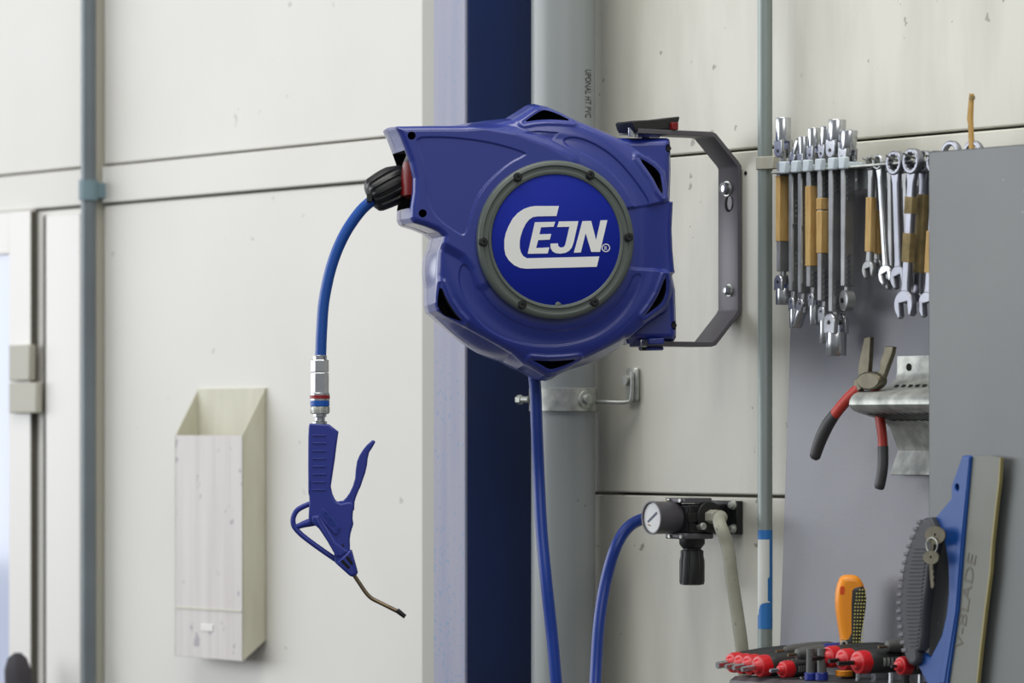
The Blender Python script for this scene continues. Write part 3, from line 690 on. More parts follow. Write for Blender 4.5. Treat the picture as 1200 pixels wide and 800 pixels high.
nd = MB(); c = Vector((gl[0], gd+.0015, gl[2])); nd.add([c+Vector(q) for q in ((-.009, 0, -.006), (.010, 0, .0055), (.0085, 0, .0075), (-.010, 0, -.004))], [(0, 1, 2, 3)])
part('needle', nd, M['needle'], ga, smooth=0)
mk = MB(); c = Vector((gl[0], gd+.0016, gl[2])); mk.add([c+Vector(q) for q in ((-.010, 0, -.009), (-.004, 0, -.010), (-.004, 0, -.0085), (-.010, 0, -.0075))], [(0, 1, 2, 3)])
part('dial_mark', mk, M['tape'], ga, smooth=0)
part('valve_stub', MB().cyl((ru+hb-.004, RY-.004, pz(616)), (ru+hb+.010, RY-.004, pz(616)), .0045, n=18), M['galv'], rg_, bevel=.001)
part('brass_screw', MB().cyl((ru-.012, RY-.026, pz(589.5)), (ru-.012, RY-.030, pz(589.5)), .004, n=6), M['brass'], rg_)
# grey-beige outlet hose
px0 = (ru+hb+.004, RY+.008, rz_)
f0 = WALL.world(px0); f1 = WALL.world((px0[0]+.016, px0[1], px0[2]))
oh = thing('outlet_hose', 'grey-beige braided hose bending down from the regulator beside the conduit', 'hose', CAMF, P(874, 860, 5.45))
part('fitting', MB().cyl(f0, f1, .0088, n=6), M['latch'], oh, bevel=.0006)
hp = [f0+(f1-f0)*.6, f1+(f1-f0)*.5] + [Vector(P(x, y, Y)) for x, y, Y in ((843, 612, 5.44), (852.5, 640, 5.43), (858, 680, 5.43), (864, 720, 5.43), (869.5, 760, 5.43), (874, 810, 5.44), (877, 900, 5.45))]
part('tube', MB().tube(spline(hp, 8), .0078, 18), M['ghose'], oh)

# ------------------------------------------------------------------ white wall box on the left
def bx(px, py, w=0): return W(px, py, w)
dpt = .040
uL, uRr = bx(205, 600, dpt)[0], bx(284, 600, dpt)[0]
zbt, ztf = bx(250, 772, dpt)[2], bx(250, 510, dpt)[2]; ztb = bx(265, 455, 0)[2]; zbb = bx(290, 748, 0)[2]
bo = thing('wall_box', 'tall narrow off-white open-topped sheet box on the left wall', 'box', WALL, ((uL+uRr)/2, 0, zbt))
t = .0022
part('front_panel', MB().box(uL, uRr, -dpt, -dpt+t, zbt, ztf), M['box'], bo, bevel=.0006)
part('back_panel', MB().box(uL, uRr, -.004, 0, zbb, ztb), M['boxs'], bo, bevel=.0006)
for s_, u_ in ((0, uL), (1, uRr-t)):
    pl = [(-dpt, zbt), (-.002, zbb), (-.002, ztb), (-dpt, ztf)]
    part('side_panel', MB().plate([pl], t, face_yz(u_+t/2)), M['boxs'], bo)
zf = bx(250, 714, dpt)[2]
part('seam_strip', MB().box(uL+.001, uRr-.001, -dpt-.0012, -dpt, zf-.001, zf+.001), M['boxs'], bo)
q = bx(243, 735, dpt); part('name_plate', MB().box(q[0]-.017, q[0]+.017, -dpt-.0012, -dpt, q[2]-.005, q[2]+.005), M['dfr'], bo, bevel=.0004)

# ================================================================== tool wall
# back panel, leaning a little: bottom further out
pt, pbm = W(932, 200, .016), W(912, 752, .040)
uPL = .5*(pt[0]+pbm[0])+.004; uPR = W(1230, 400, .02)[0]
zT = W(1000, 196, .016)[2]; zB = W(912, 830, .04)[2]
mb = MB(); v = []
for z, y in ((zB, -.044), (zT, -.018)):
    for dy in (0, .003):
        for u in (uPL, uPR): v.append((u, y+dy, z))
mb.add(v, [(0, 1, 5, 4), (2, 6, 7, 3), (0, 4, 6, 2), (1, 3, 7, 5), (4, 5, 7, 6), (0, 2, 3, 1)])
solid('backing_board', mb, M['panel'], WALL, (uPL, -.03, zB), 'grey hammered-finish sheet panel behind the hanging tools', 'board')
# rail
rl = thing('tool_rail', 'grey steel rail with pale plastic clips carrying the hanging wrenches', 'rail', WALL, (W(905, 200, .04)[0], -.03, W(950, 220, .04)[2]))
ra, rb_ = W(905, 200, .070)[0], W(1130, 200, .045)[0]
zrt = W(960, 202, .045)[2]; zrb = zrt-.024
part('rail_face', MB().box(ra, rb_, -.046, -.042, zrb, zrt), M['railm'], rl, bevel=.0006)
part('rail_lip', MB().box(ra, rb_, -.072, -.042, zrt, zrt+.003), M['galv'], rl, bevel=.0008)
part('rail_foot', MB().box(ra+.03, rb_, -.044, -.0230, zrb+.002, zrb+.006), M['railm'], rl)
for px in (1003, 1022):
    q = W(px, 211, .047); part('rail_hole', MB().cyl((q[0], -.0465, zrt-.012), (q[0], -.0455, zrt-.012), .0022, n=10), M['galv'], rl)
WB = .060                                 # distance of the socket wrenches from the wall
for px in (919, 933, 946.5, 961, 976, 988.5):
    q = W(px, 200, .075)
    part('plastic_clip', MB().box(q[0]-.0065, q[0]+.005, -.078, -.070, zrt-.001, zrt+.013).box(q[0]-.005, q[0]-.002, -.072, -.044, zrt, zrt+.008), M['clip'], rl, bevel=.0018)

def fork_socket(parent, u, y, z, r, length, up, tiltu=0.0):
    """socket on a fork joint; z is the hinge, the socket points up (+1) or down (-1)"""
    ax = Vector((tiltu, 0, up)).normalized(); o = Vector((u, y, z))
    n = 28; b0 = length*.29
    prof = [(r*.97, b0), (r, b0+.001), (r, length-.001), (r*.94, length), (r*.70, length), (r*.66, length-.008), (.0001, length-.009)]
    sk = part('socket', MB().lathe(prof, o, ax, n), M['chrome'], parent)
    mb = MB(); e = Vector((0, 1, 0)); sd = ax.cross(e).normalized()
    for s in (-1, 1):
        v, f = plate_data([[(-r*.86, b0+.002), (-r*.86, 0)]+[(r*.86*math.cos(math.pi+math.pi*i/10), r*.86*math.sin(math.pi+math.pi*i/10)) for i in range(1, 10)]+[(r*.86, 0), (r*.86, b0+.002)]], r*.5, .0012, 2)
        mb.add([o+sd*a+ax*b+e*(c+s*r*.66) for a, b, c in v], f)
    part('fork', mb, M['chrome'], sk)
    part('hinge_pin', MB().cyl(o-e*(r*.96), o+e*(r*.96), r*.22, n=10), M['blk'], sk)
def socket_wrench(label, px, top, bot, tapes=(), ratchet=False, teeth=True, wd=.0155, th=.0072, groove=False):
    pm = W(px, 280, WB); u = pm[0]; y = -WB
    Y = CY-CS*WB-SN*u
    zz = lambda py: H+(HOR-py)/F*Y
    t = thing('flex_socket_wrench', label, 'wrench', WALL, (u, y, zz(bot[2])), 'flexible socket wrenches on the left half of the rail')
    zt1 = zz(top[2]-top[3]*.55); zb1 = zz(bot[1]+bot[3]*.55)
    sh = MB(); za, zc2 = zb1+.012, zt1-.012
    sh.box(u-th/2, u+th/2, y-wd/2, y+wd/2, za, zc2)
    tk = .0028
    sh.box(u-tk, u+tk, y-.003, y+.003, zc2-.002, zt1+.003); sh.box(u-tk, u+tk, y-.003, y+.003, zb1-.003, za+.002)
    s = part('shaft', sh, M['steel'], t, bevel=.0012)
    if teeth:
        tm = MB()
        for base, sg in ((zc2-.004, -1), (za+.004, 1)):
            for k in range(6):
                z = base+sg*k*.0062
                if any(zz(y1)-.004 < z < zz(y0)+.004 for y0, y1, _ in tapes): continue
                tm.box(u+th/2-.0004, u+th/2+.0012, y-wd*.30, y+wd*.02, z-.0016, z+.0016)
        part('raised_teeth', tm, M['steel2'], s)['kind'] = 'stuff'
    if groove:
        gm = MB()
        for z0g, z1g in ((.56, .95), (.08, .52)):
            A = za+(zc2-za)*z0g; B = za+(zc2-za)*z1g
            gm.box(u+th/2-.0002, u+th/2+.0007, y-wd*.42, y-wd*.36, A, B); gm.box(u+th/2-.0002, u+th/2+.0007, y+wd*.34, y+wd*.4, A, B)
            gm.box(u+th/2-.0002, u+th/2+.0007, y-wd*.42, y+wd*.4, A, A+.0009)
            for q in range(5): gm.box(u+th/2-.0002, u+th/2+.0005, y-wd*.12, y+wd*.10, A+.008+q*.006, A+.0105+q*.006)
        part('raised_border', gm, M['galv'], s)['kind'] = 'stuff'
    for y0, y1, mt in tapes:
        part('tape_wrap', MB().box(u-th/2-.0008, u+th/2+.0008, y-wd/2-.0008, y+wd/2+.0008, zz(y1), zz(y0)), M[mt], t, bevel=.001)
    mm = lambda p: p/F*Y
    fork_socket(t, u, y, zt1, mm(top[3]), zz(top[1])-zt1, 1, top[4] if len(top) > 4 else 0)
    if ratchet:
        part('ratchet_head', MB().lathe([(.010, -.006), (.012, -.005), (.012, .005), (.010, .006)], (u, y, zb1-.004), (.25, 1, 0), 28), M['steel'], t)
        part('drive_hole', MB().cyl((u-.002, y-.0072, zb1-.004), (u, y, zb1-.004), .003, n=12), M['black'], t)
    else:
        fork_socket(t, u, y, zb1, mm(bot[3]), zb1-zz(bot[2]), -1, bot[4] if len(bot) > 4 else 0)
    return t
socket_wrench('first socket wrench beside the conduit, printed brown tape on the shaft', 918, (916, 138, 182, 9.2), (917, 325, 357, 9.2), [(206, 283, 'tape')], teeth=False)
socket_wrench('small steel socket wrench second from conduit, with upper socket tipped right', 931, (930, 162, 192, 6.2, .5), (927, 350, 384, 6.0), teeth=False, groove=True, wd=.0125)
socket_wrench('slim bare socket wrench whose lower socket is tipped left, before the full tape wrap', 942, (940, 160, 194, 6.6), (937, 352, 385, 6.8, -.55), teeth=False, groove=True, wd=.0135)
socket_wrench('socket wrench with one straight unbroken brown tape wrap, fourth from conduit', 954, (953, 150, 186, 7.6), (951, 345, 381, 6.2), [(218, 312, 'tape')], wd=.0175, th=.0085)
socket_wrench('socket wrench with short torn brown tape, fifth from the conduit', 967, (965, 148, 184, 7.4, .12), (963, 361, 402, 7.2), [(232, 246, 'tape'), (247, 297, 'tape')], wd=.0175, th=.0085)
socket_wrench('longest bare socket wrench with the largest lower socket', 980, (979, 140, 182, 10.5, .06), (981, 371, 417, 12.2), wd=.0175, th=.0085)
socket_wrench('socket wrench ending in a round ratchet head, nearest the combination wrenches', 993, (996, 152, 190, 9.6, .14), (993, 344, 370, 7), ratchet=True, wd=.0140, th=.0085)

# combination wrenches, flat to the wall
def ring_wrench(label, ring, end, rr, er, w, m='steel2', tapes=(), shw=.0105, thick=.0062, cat='wrench'):
    U = lambda px, py: (W(px, py, w)[0], W(px, py, w)[2])
    r_ = U(*ring); e_ = U(*end)
    Y = CY-CS*w-SN*r_[0]; rr = rr*1.06/F*Y; er = er*1.2/F*Y
    t = thing('ring_spanner', label, 'wrench', WALL, (e_[0], -w, e_[1]-er), 'combination wrenches on the right half of the rail')
    d = Vector((e_[0]-r_[0], e_[1]-r_[1])); ln = d.length; d.normalize(); n = Vector((-d.y, d.x))
    rv_ = Vector(r_); ev = Vector(e_)
    hexs = ngon(r_[0], r_[1], rr*.62, 12)
    teeth = [(r_[0]+rr*(.66 if k % 2 else .56)*math.cos(2*math.pi*k/24), r_[1]+rr*(.66 if k % 2 else .56)*math.sin(2*math.pi*k/24)) for k in range(24)]
    rg2 = part('ring_head', MB().plate([ngon(r_[0], r_[1], rr, 36), teeth], thick*1.5, face_xz(-w), .0016, 2), M[m], t)
    a = rv_+d*rr*.85; b = ev-d*er*.75
    shp = [tuple(a+n*shw*.7), tuple(a+d*.012+n*shw/2), tuple(b-d*.01+n*shw/2), tuple(b+n*shw*.62), tuple(b-n*shw*.62), tuple(b-d*.01-n*shw/2), tuple(a+d*.012-n*shw/2), tuple(a-n*shw*.7)]
    part('shaft', MB().plate([shp], thick, face_xz(-w), .0018, 2), M[m], t)
    jaw = []
    a0 = math.atan2(d.y, d.x)+R(12)
    for k in range(25):
        q = a0+R(38)+R(284)*k/24; s_ = 1.12 if k in (0, 24) else 1
        jaw.append((e_[0]+er*s_*math.cos(q), e_[1]+er*s_*math.sin(q)))
    dd = Vector((math.cos(a0), math.sin(a0))); nn = Vector((-dd.y, dd.x))
    for aa_, bb_ in ((.75, -.42), (-.15, -.42), (-.15, .42), (.75, .42)): jaw.append(tuple(ev+dd*er*aa_+nn*er*bb_))
    part('open_jaw', MB().plate([jaw], thick*1.15, face_xz(-w), .0012, 2), M[m], t)
    for f0_, f1_, mt in tapes:
        c0 = a+(b-a)*f0_; c1 = a+(b-a)*f1_; hw = shw/2+.0009
        part('tape_wrap', MB().plate([[tuple(c0+n*hw), tuple(c1+n*hw), tuple(c1-n*hw), tuple(c0-n*hw)]], thick+.0016, face_xz(-w), .0006, 1), M[mt], t)
    q = W(ring[0]-1, ring[1]-6, w)
    part('rail_hook', MB().tube([(r_[0]-.001, -.050, zrt-.001), (r_[0]-.001, -w-.010, r_[1]+rr*.50), (r_[0]-.001, -w-.014, r_[1]+rr*.64)], .0013, 8), M['galv'], rl)
    return t
ring_wrench('small dark-ringed spanner with a full yellow-brown tape wrap, nearest the socket wrenches', (1022, 191), (1019, 316), 8, 9, .058, 'steel', [(.30, .88, 'tape')], shw=.0085)
ring_wrench('small taped spanner just behind the bare thin one', (1026, 191), (1029, 312), 8, 7.5, .046, 'steel', [(.45, .93, 'tape')], shw=.0075)
ring_wrench('thin bare polished spanner, slightly slanted, third from left on the right half', (1031, 190), (1039, 322), 8.5, 10, .066, 'chrome', shw=.0075)
ring_wrench('dark bare spanner mostly hidden behind the satin one', (1044, 192), (1045, 328), 9, 9.5, .050, 'steel', shw=.0085)
ring_wrench('satin ratchet spanner with large ring and no tape', (1050, 191), (1054, 325), 13.5, 11.5, .072)
ring_wrench('narrow dark spanner between the two large satin ones', (1061, 194), (1066, 345), 9, 9, .050, 'steel', shw=.0085)
ring_wrench('largest satin spanner with two patches of brown tape, hanging lowest', (1070, 189), (1061, 357), 14.5, 14.5, .076, 'steel2', [(.20, .34, 'tapeo'), (.50, .74, 'tapeo')], shw=.012)
ring_wrench('spanner with long olive tape and bluish jaw beside the grey board', (1084, 190), (1075, 356), 13, 12, .062, 'steel2', [(.18, .82, 'tapeo')], shw=.0115)
ring_wrench('spanner half hidden behind the edge of the grey board', (1097, 190), (1088, 357), 13, 13, .070, 'steel2', [(.48, .82, 'tape')], shw=.0105)

# things behind the top edge of the front board
q = W(1139, 166, .05)
for px, lab in ((1115, 'grey wrench ring just showing above the board edge, left of the taped stick'), (1141, 'grey wrench ring showing above the board edge under the taped stick')):
    a = W(px, 182, .055)
    solid('ring_spanner', MB().plate([ngon(a[0], a[2], .0165, 36), ngon(a[0], a[2], .011, 24)], .007, face_xz(-.055), .0015, 2).box(a[0]-.005, a[0]+.005, -.058, -.052, a[2]-.14, a[2]-.014), M['steel2'], WALL, (a[0], -.055, a[2]-.14), lab, 'wrench', bevel=0)
a, b, c = W(1139, 180, .058), W(1137.5, 140, .058), W(1139, 114, .058)
ts = thing('taped_stick', 'crooked yellow-brown stick poking up above the grey board', 'stick', WALL, (a[0], -.058, a[2]-.05))
part('stick', MB().tube([(a[0], -.060, a[2]-.05), a, (b[0], -.058, b[2]-.004), (b[0]-.001, -.058, b[2]), (c[0]-.0005, -.058, c[2]+.004), (c[0], -.058, c[2])], [.0042, .0042, .0040, .0046, .0036, .003], 8, flat=.6), M['wood'], ts)
part('stick_tip', MB().cyl((c[0], -.058, c[2]-.002), (c[0]+.001, -.058, c[2]+.002), .0036, .0028, 8), M['tapeo'], ts)

# ------------------------------------------------------------------ perforated galvanised tray
tu0 = W(1052, 430, .034)[0]; tu1 = W(1200, 430, .034)[0]
ty = lambda px: -(.034+(1052-px)/790.0)
Yt = CY-CS*.06-SN*tu0
tz = lambda py: H+(HOR-py)/F*Yt
tr = thing('tool_tray', 'bent galvanised sheet tray with slotted edges, screwed to the grey panel', 'tray', WALL, (tu0, -.034, tz(556)))
prof = [(ty(1052), tz(417)), (ty(1052), tz(436)), (ty(1050), tz(444)), (ty(1045), tz(450)), (ty(1037), tz(454)), (ty(1024), tz(457)), (ty(1012), tz(459)), (ty(1006), tz(460.5)), (ty(1002), tz(463)), (ty(999.5), tz(466)), (ty(998), tz(470)), (ty(997.5), tz(474)), (ty(999), tz(477.5)), (ty(1002), tz(480)), (ty(1007), tz(482.5)), (ty(1030), tz(490)), (ty(1040), tz(496)),
        (ty(1044), tz(501)), (ty(1046), tz(508)), (ty(1051), tz(520)), (ty(1053), tz(528)), (ty(1049), tz(540)), (ty(1044), tz(556))]
part('sheet', MB().plate([sheet(prof, .0018)], tu1-tu0, face_yz((tu0+tu1)/2)), M['galv'], tr)
mb = MB(); n = 12
for k in range(n):
    u = tu0+.015+k*.0125
    for (pa, za), (pb, zb3), sgn in (((1041, 451.9), (1033, 455.4), 1.3), ((1008, 482.8), (1033, 491.4), -1.9)):
        y0_, y1_ = ty(pa), ty(pb); z0_, z1_ = tz(za), tz(zb3); e = .0010*sgn; y0_ -= .0011; y1_ -= .0011 if sgn > 0 else .0003
        mb.add([(u, y0_, z0_+e), (u+.007, y0_, z0_+e), (u+.016, y1_, z1_+e), (u+.009, y1_, z1_+e)], [(0, 1, 2, 3)])
sl_ = part('slots', mb, M['black'], tr, smooth=0); sl_['kind'] = 'stuff'
q = W(1064.5, 430, .036)
part('screw_hole', MB().cyl((q[0], ty(1052)-.0012, q[2]), (q[0], ty(1052)-.002, q[2]), .0042, n=20), M['black'], tr)

# ------------------------------------------------------------------ pliers hanging on the tray end
wpz = .088
def pl(x, y): return W(930+x/3.811, 380+y/3.811, wpz)
pr = thing('pliers', 'combination pliers with red and charcoal grips, straddling the galvanised tray end', 'pliers', WALL, pl(235, 740))
def pp(pts): return [(pl(x, y)[0], pl(x, y)[2]) for x, y in pts]
part('jaw', MB().plate([pp([(330, 58), (357, 56), (354, 150), (350, 205), (345, 235), (320, 240), (302, 222), (303, 190), (312, 140)])], .0060, face_xz(-wpz-.002), .001, 1), M['forged'], pr)
part('jaw', MB().plate([pp([(410, 98), (420, 96), (446, 100), (440, 135), (420, 190), (400, 245), (388, 270), (360, 255), (372, 215), (387, 200), (388, 165), (398, 140)])], .0060, face_xz(-wpz+.002), .001, 1), M['forged'], pr)
c = pl(350, 252)
part('pivot', MB().plate([[(c[0]+q*.0185*1.15, c[2]+s*.0105) for q, s in ngon(0, 0, 1, 28)]], .0125, face_xz(-wpz), .002, 2).plate([pp([(285, 250), (310, 225), (345, 235), (330, 275), (300, 300), (282, 285)])], .008, face_xz(-wpz-.001), .001, 1), M['forged'], pr)
h1_ = [pl(x, y) for x, y in ((296, 282), (240, 335), (186, 400), (150, 452), (118, 520), (92, 598))]
sp_ = spline(h1_, 6)
i1 = 12
gL = part('handle', MB().tube(sp_[:i1+1], [.0070]*(i1+1), 14, flat=.8), M['pgrip'], pr, label='red upper half of the left grip')
rr_ = [.0071+.0012*math.sin(math.pi*i/(len(sp_)-i1-1)) for i in range(len(sp_)-i1)]
part('grip', MB().tube(sp_[i1:], [.0071]+rr_[1:-1]+[.0052], 14, flat=.8), M['dgrip'], gL, label='charcoal lower half')
h2_ = [(pl(x, y)[0], -wp_, pl(x, y)[2]) for (x, y), wp_ in (((350, 262), .088), ((378, 320), .078), ((385, 400), .072), ((398, 500), .074), ((396, 560), .076), ((398, 640), .078), ((381, 735), .080))]
def pl2(x, y, w): return W(930+x/3.811, 380+y/3.811, w)
h2_ = [pl2(x, y, w_) for x, y, w_ in ((355, 265, .088), (375, 320, .074), (383, 400, .070), (394, 480, .070), (399, 545, .070), (398, 640, .072), (381, 735, .074))]
sp_ = spline(h2_, 6); i1 = 24
gR = part('handle', MB().tube(sp_[:i1+1], .0068, 14, flat=.8), M['pgrip'], pr, label='red upper half of the right grip')
part('grip', MB().tube(sp_[i1:], [.0070]*(len(sp_)-i1-1)+[.0052], 14, flat=.8), M['dgrip'], gR, label='charcoal lower half')

# ------------------------------------------------------------------ front board
WF = .13
ub0 = W(1088.5, 400, WF)[0]; ub1 = W(1260, 400, WF)[0]; zbt_ = W(1088.5, 178, WF)[2]
brd = thing('cabinet_board', 'plain grey lacquered sheet board carrying the blue scraper, at right edge', 'board', WALL, (ub0, -WF, W(1088, 880, WF)[2]))
part('sheet', MB().box(ub0, ub1, -WF, -WF+.0015, W(1088, 880, WF)[2], zbt_), M['board'], brd, bevel=.0004)
part('edge_fold', MB().box(ub0, ub0+.0014, -WF, -WF+.016, W(1088, 880, WF)[2], zbt_), M['board'], brd, bevel=.0004)
part('edge_fold', MB().box(ub0, ub1, -WF, -WF+.016, zbt_-.0014, zbt_), M['board'], brd, bevel=.0004)

# blue ice scraper on the board
ws = WF+.010
def sc_(pts, w=ws): return [(W(1040+x/2.857, 520+y/2.857, w)[0], W(1040+x/2.857, 520+y/2.857, w)[2]) for x, y in pts]
scp = thing('ice_scraper', 'blue ice scraper with dark grip and yellowed rubber blade on the grey board', 'scraper', WALL, (sc_([(180, 860)])[0][0], -ws, sc_([(180, 860)])[0][1]))
frame_ = [(258, 40), (274, 38), (287, 43), (262, 330), (244, 560), (198, 880), (160, 880), (140, 800), (112, 745), (130, 700), (140, 712), (152, 715), (190, 640), (206, 570), (213, 500), (211, 400), (200, 330), (188, 285), (178, 262), (168, 247), (222, 182), (222, 140)]
part('frame', MB().plate([sc_(frame_), sc_(ngon(241, 146, 6.5, 14, 12))], .007, face_xz(-ws), .0012, 2), M['sblue'], scp)
part('frame_ridge', MB().plate([sc_([(268, 45), (285, 45), (258, 330), (240, 560), (202, 800), (184, 800), (224, 560), (244, 330)])], .0095, face_xz(-ws), .001, 1), M['sblue'], scp)
part('blade', MB().plate([sc_([(284, 42), (330, 38), (380, 45), (375, 130), (365, 210), (352, 330), (345, 430), (328, 560), (312, 700), (303, 800), (298, 880), (196, 880), (206, 800), (242, 560), (262, 330)])], .0035, face_xz(-ws+.001), .0004, 1), M['rubber'], scp)
part('blade_edge', MB().plate([sc_([(378, 45), (382, 47), (377, 130), (367, 212), (354, 332), (347, 432), (330, 562), (314, 702), (304, 800), (300, 800), (309, 700), (325, 560), (342, 430), (349, 330), (362, 210), (372, 130)])], .0042, face_xz(-ws+.001)), M['rubedge'], scp, smooth=0)
grip_ = [(170, 245), (150, 247), (135, 258), (118, 290), (100, 332), (85, 380), (75, 430), (67, 490), (65, 540), (67, 590), (72, 640), (78, 685), (85, 712), (97, 736), (112, 742), (126, 732), (130, 712), (128, 696), (140, 690), (146, 640), (148, 580), (154, 530), (162, 480), (168, 420), (182, 360), (194, 322), (190, 285)]
gr_ = part('grip', MB().plate([sc_(grip_)], .013, face_xz(-ws-.0055), .004, 3), M['sgrip'], scp)
inner = [(128, 330), (158, 345), (160, 380), (150, 430), (146, 480), (146, 540), (136, 600), (132, 650), (128, 680), (108, 680), (98, 640), (92, 560), (94, 480), (104, 400)]
for k in range(26):
    y = 345+k*13; xl = np.interp(y, [330, 400, 480, 560, 640, 690], [124, 106, 96, 93, 99, 110]); xr = np.interp(y, [330, 400, 480, 560, 640, 690], [160, 156, 146, 142, 134, 128])
    part('grip_rib', MB().plate([sc_([(xl, y), (xr, y), (xr, y+6), (xl, y+6)])], .0014, face_xz(-ws-.0125), .0004, 1), M['sgrip'], gr_)
bl_0 = [(135, 262), (120, 292), (104, 332), (93, 368), (84, 405), (78, 442), (73, 478), (70, 514), (68, 550), (70, 586), (74, 622), (79, 656), (86, 690)]
bl_ = [(float(np.interp(q, range(13), [p[0] for p in bl_0])), float(np.interp(q, range(13), [p[1] for p in bl_0]))) for q in np.linspace(0, 12, 17)]
for x, y in bl_:
    part('grip_stud', MB().plate([sc_([(x-10, y-6), (x+5, y-9), (x+7, y+4), (x-8, y+7)])], .015, face_xz(-ws-.0055), .001, 1), M['sgrip2'], gr_)
v, f = text_data('V-BLADE', .0135)
x1 = max(p[0] for p in v); A = Vector(sc_([(248, 690)])[0]); B = Vector(sc_([(296, 372)])[0]); dd = (B-A); ln = dd.length; dd.normalize(); nn = Vector((-dd.y, dd.x))
part('moulded_lettering', MB().add([((A+dd*p[0]*ln/x1-nn*(p[1]*1.5+.002))[0], -ws-.0010-p[2], (A+dd*p[0]*ln/x1-nn*(p[1]*1.5+.002))[1]) for p in [(q[0], -q[1], q[2]) for q in v]], f), M['rubink'], scp, smooth=0)

# two keys hanging on the scraper
kw = ws+.0155
def kp(pts): return [(W(1075+x/10, 580+y/10, kw)[0], W(1075+x/10, 580+y/10, kw)[2]) for x, y in pts]
def key(label, cx, cy, r_, d, dz):
    c = kp([(cx, cy)])[0]; rr = r_/10/F*5.15
    t = thing('key', label, 'key', WALL, (c[0], -kw-dz, c[1]-rr))
    part('bow', MB().plate([[(c[0]+q*rr*1.75, c[1]+s*rr) for q, s in ngon(0, 0, 1, 28)], ngon(c[0], c[1]+rr*.05, rr*.16, 12)], .002, face_xz(-kw-dz), .0005, 1), M['key'], t)
    return t, c, rr
k1_, c1_, r1_ = key('large round-headed dull key on the scraper grip, lying over the other', 215, 470, 105, 0, 0)
k2_, c2_, r2_ = key('smaller toothed key dangling below the round-headed one', 190, 730, 82, 0, .003)
blade = [(170, 790), (215, 790), (212, 860), (222, 900), (214, 930), (226, 965), (216, 1000), (228, 1040), (222, 1080), (205, 1100), (190, 1080), (180, 980), (172, 880)]
part('blade', MB().plate([kp(blade)], .0018, face_xz(-kw-.003), .0004, 1), M['key'], k2_)
part('blade', MB().plate([kp([(150, 560), (190, 560), (182, 720), (160, 760), (140, 700)])], .0018, face_xz(-kw+.001), .0004, 1), M['key'], k1_)
c = kp([(195, 590)])[0]
pts = [(c[0]+.0095*math.cos(t_*2*math.pi/20), -kw-.003, c[1]+.0085*math.sin(t_*2*math.pi/20)) for t_ in range(21)]
solid('key_ring', MB().tube(pts, .0008, 8), M['galv'], WALL, (c[0], -kw, c[1]), 'thin wire ring joining the two keys', 'key ring')

# ------------------------------------------------------------------ tool holder and T-handles at the bottom
zh = W(880, 790, .12)[2]
hu0 = W(862, 795, .15)[0]; hu1 = W(1110, 795, .09)[0]
hd = thing('tool_holder', 'grey steel holder shelf carrying the T-handle keys along bottom edge', 'shelf', WALL, (hu0, -.044, zh-.16))
hz_ = zh
mb = MB(); mb.plate([sheet([(-.046, hz_-.15), (-.046, hz_-.002), (-.150, hz_-.002), (-.157, hz_-.006), (-.160, hz_-.02), (-.160, hz_-.05)], .003)], hu1-hu0, face_yz((hu0+hu1)/2))
part('shelf', mb, M['holder'], hd)
def t_handle(label, px, py, ry, tippx, tippy, length, shade='tred', tipm='chrome', lab=False, tiltz=.10, group='T-handle hex keys with red ends', w0=.15, tr_=.0026, dx=0):
    q = W(px, py, w0); Y = CY-CS*w0-SN*q[0]; r_ = ry/F*Y; o = Vector(q)
    ax = Vector((dx, 1, tiltz)).normalized()
    t = thing('t_handle_key', label, 'hex key', WALL, (q[0], q[1]+length*.5, zh), group)
    fl2 = None
    part('end_cap', MB().lathe([(.004, -.0035), (r_*.5, -.003), (r_*.62, -.001), (r_*.70, .0012), (r_*.92, .002), (r_, .006), (r_, .013), (r_*.97, .015), (.001, .016)], o, ax, 32), M[shade], t, label='red ribbed end cap' if shade == 'tred' else None)
    part('handle', MB().lathe([(r_*.9, .0125), (r_*.985, .014), (r_*1.0, length*.25), (r_*1.02, length*.5), (r_*.92, length*.8), (r_*.7, length*.96), (r_*.3, length)], o, ax, 28, flute=lambda a_, j: 1+.02*math.cos(6*a_)), M['tblk'], t)
    ln_ = (px-tippx)/790.0
    part('side_shaft', MB().cyl(o+ax*.002, o-ax*max(ln_, .008), tr_, n=6), M[tipm], t)
    part('shaft', MB().cyl(o+ax*length*.5, (o+ax*length*.5)-Vector((0, 0, .075)), .003, n=6), M['chrome'], t)
    if lab:
        a_ = o+ax*length*.36
        e1 = ax; e2 = Vector((0, 0, 1))
        mb = MB()
        for k in range(6):
            for (h0, h1__) in ((-.35, .32),):
                uu0 = length*(.28+k*.055); uu1 = uu0+length*.035
                v = []
                hs = (h0, h0*.4, 0, h1__*.4, h1__)
                for uu in (uu0, uu1):
                    for hh in hs:
                        rr = r_*1.05; v.append(o+ax*uu+Vector((math.sqrt(max(1-hh*hh, 0))*rr, 0, hh*rr)))
                mb.add(v, [(m_, m_+1, m_+6, m_+5) for m_ in range(4)])
        part('size_marking', mb, M['tlab'], t, smooth=0)
    return t
t_handle('leftmost red-ended black T-handle key, with the widest round tip', 855, 777, 12, 841, 781, .100, tr_=.0042, w0=.142)
t_handle('second red-ended black T-handle key from the left', 865, 778.5, 12, 851, 783, .100, tr_=.003, w0=.148)
t_handle('third red-ended black T-handle key from the left', 875, 779.5, 12.2, 860, 782, .100, tr_=.0034, w0=.154)
t_handle('fourth red-ended T-handle key, marked in white, just left of the smaller one', 887, 781, 13, 870, 784, .100, w0=.160, lab=True, tr_=.003)
t_handle('small red-ended T-handle key with striped marking, under the blue-inset driver', 915, 784.5, 10.2, 903, 786, .062, lab=True, tiltz=.05, tr_=.0022)
t_handle('red-ended T-handle key with dark shaft, left of three below the orange handle', 968, 770, 13, 951, 771, .092, w0=.136, tipm='screw', tiltz=.05, tr_=.0028)
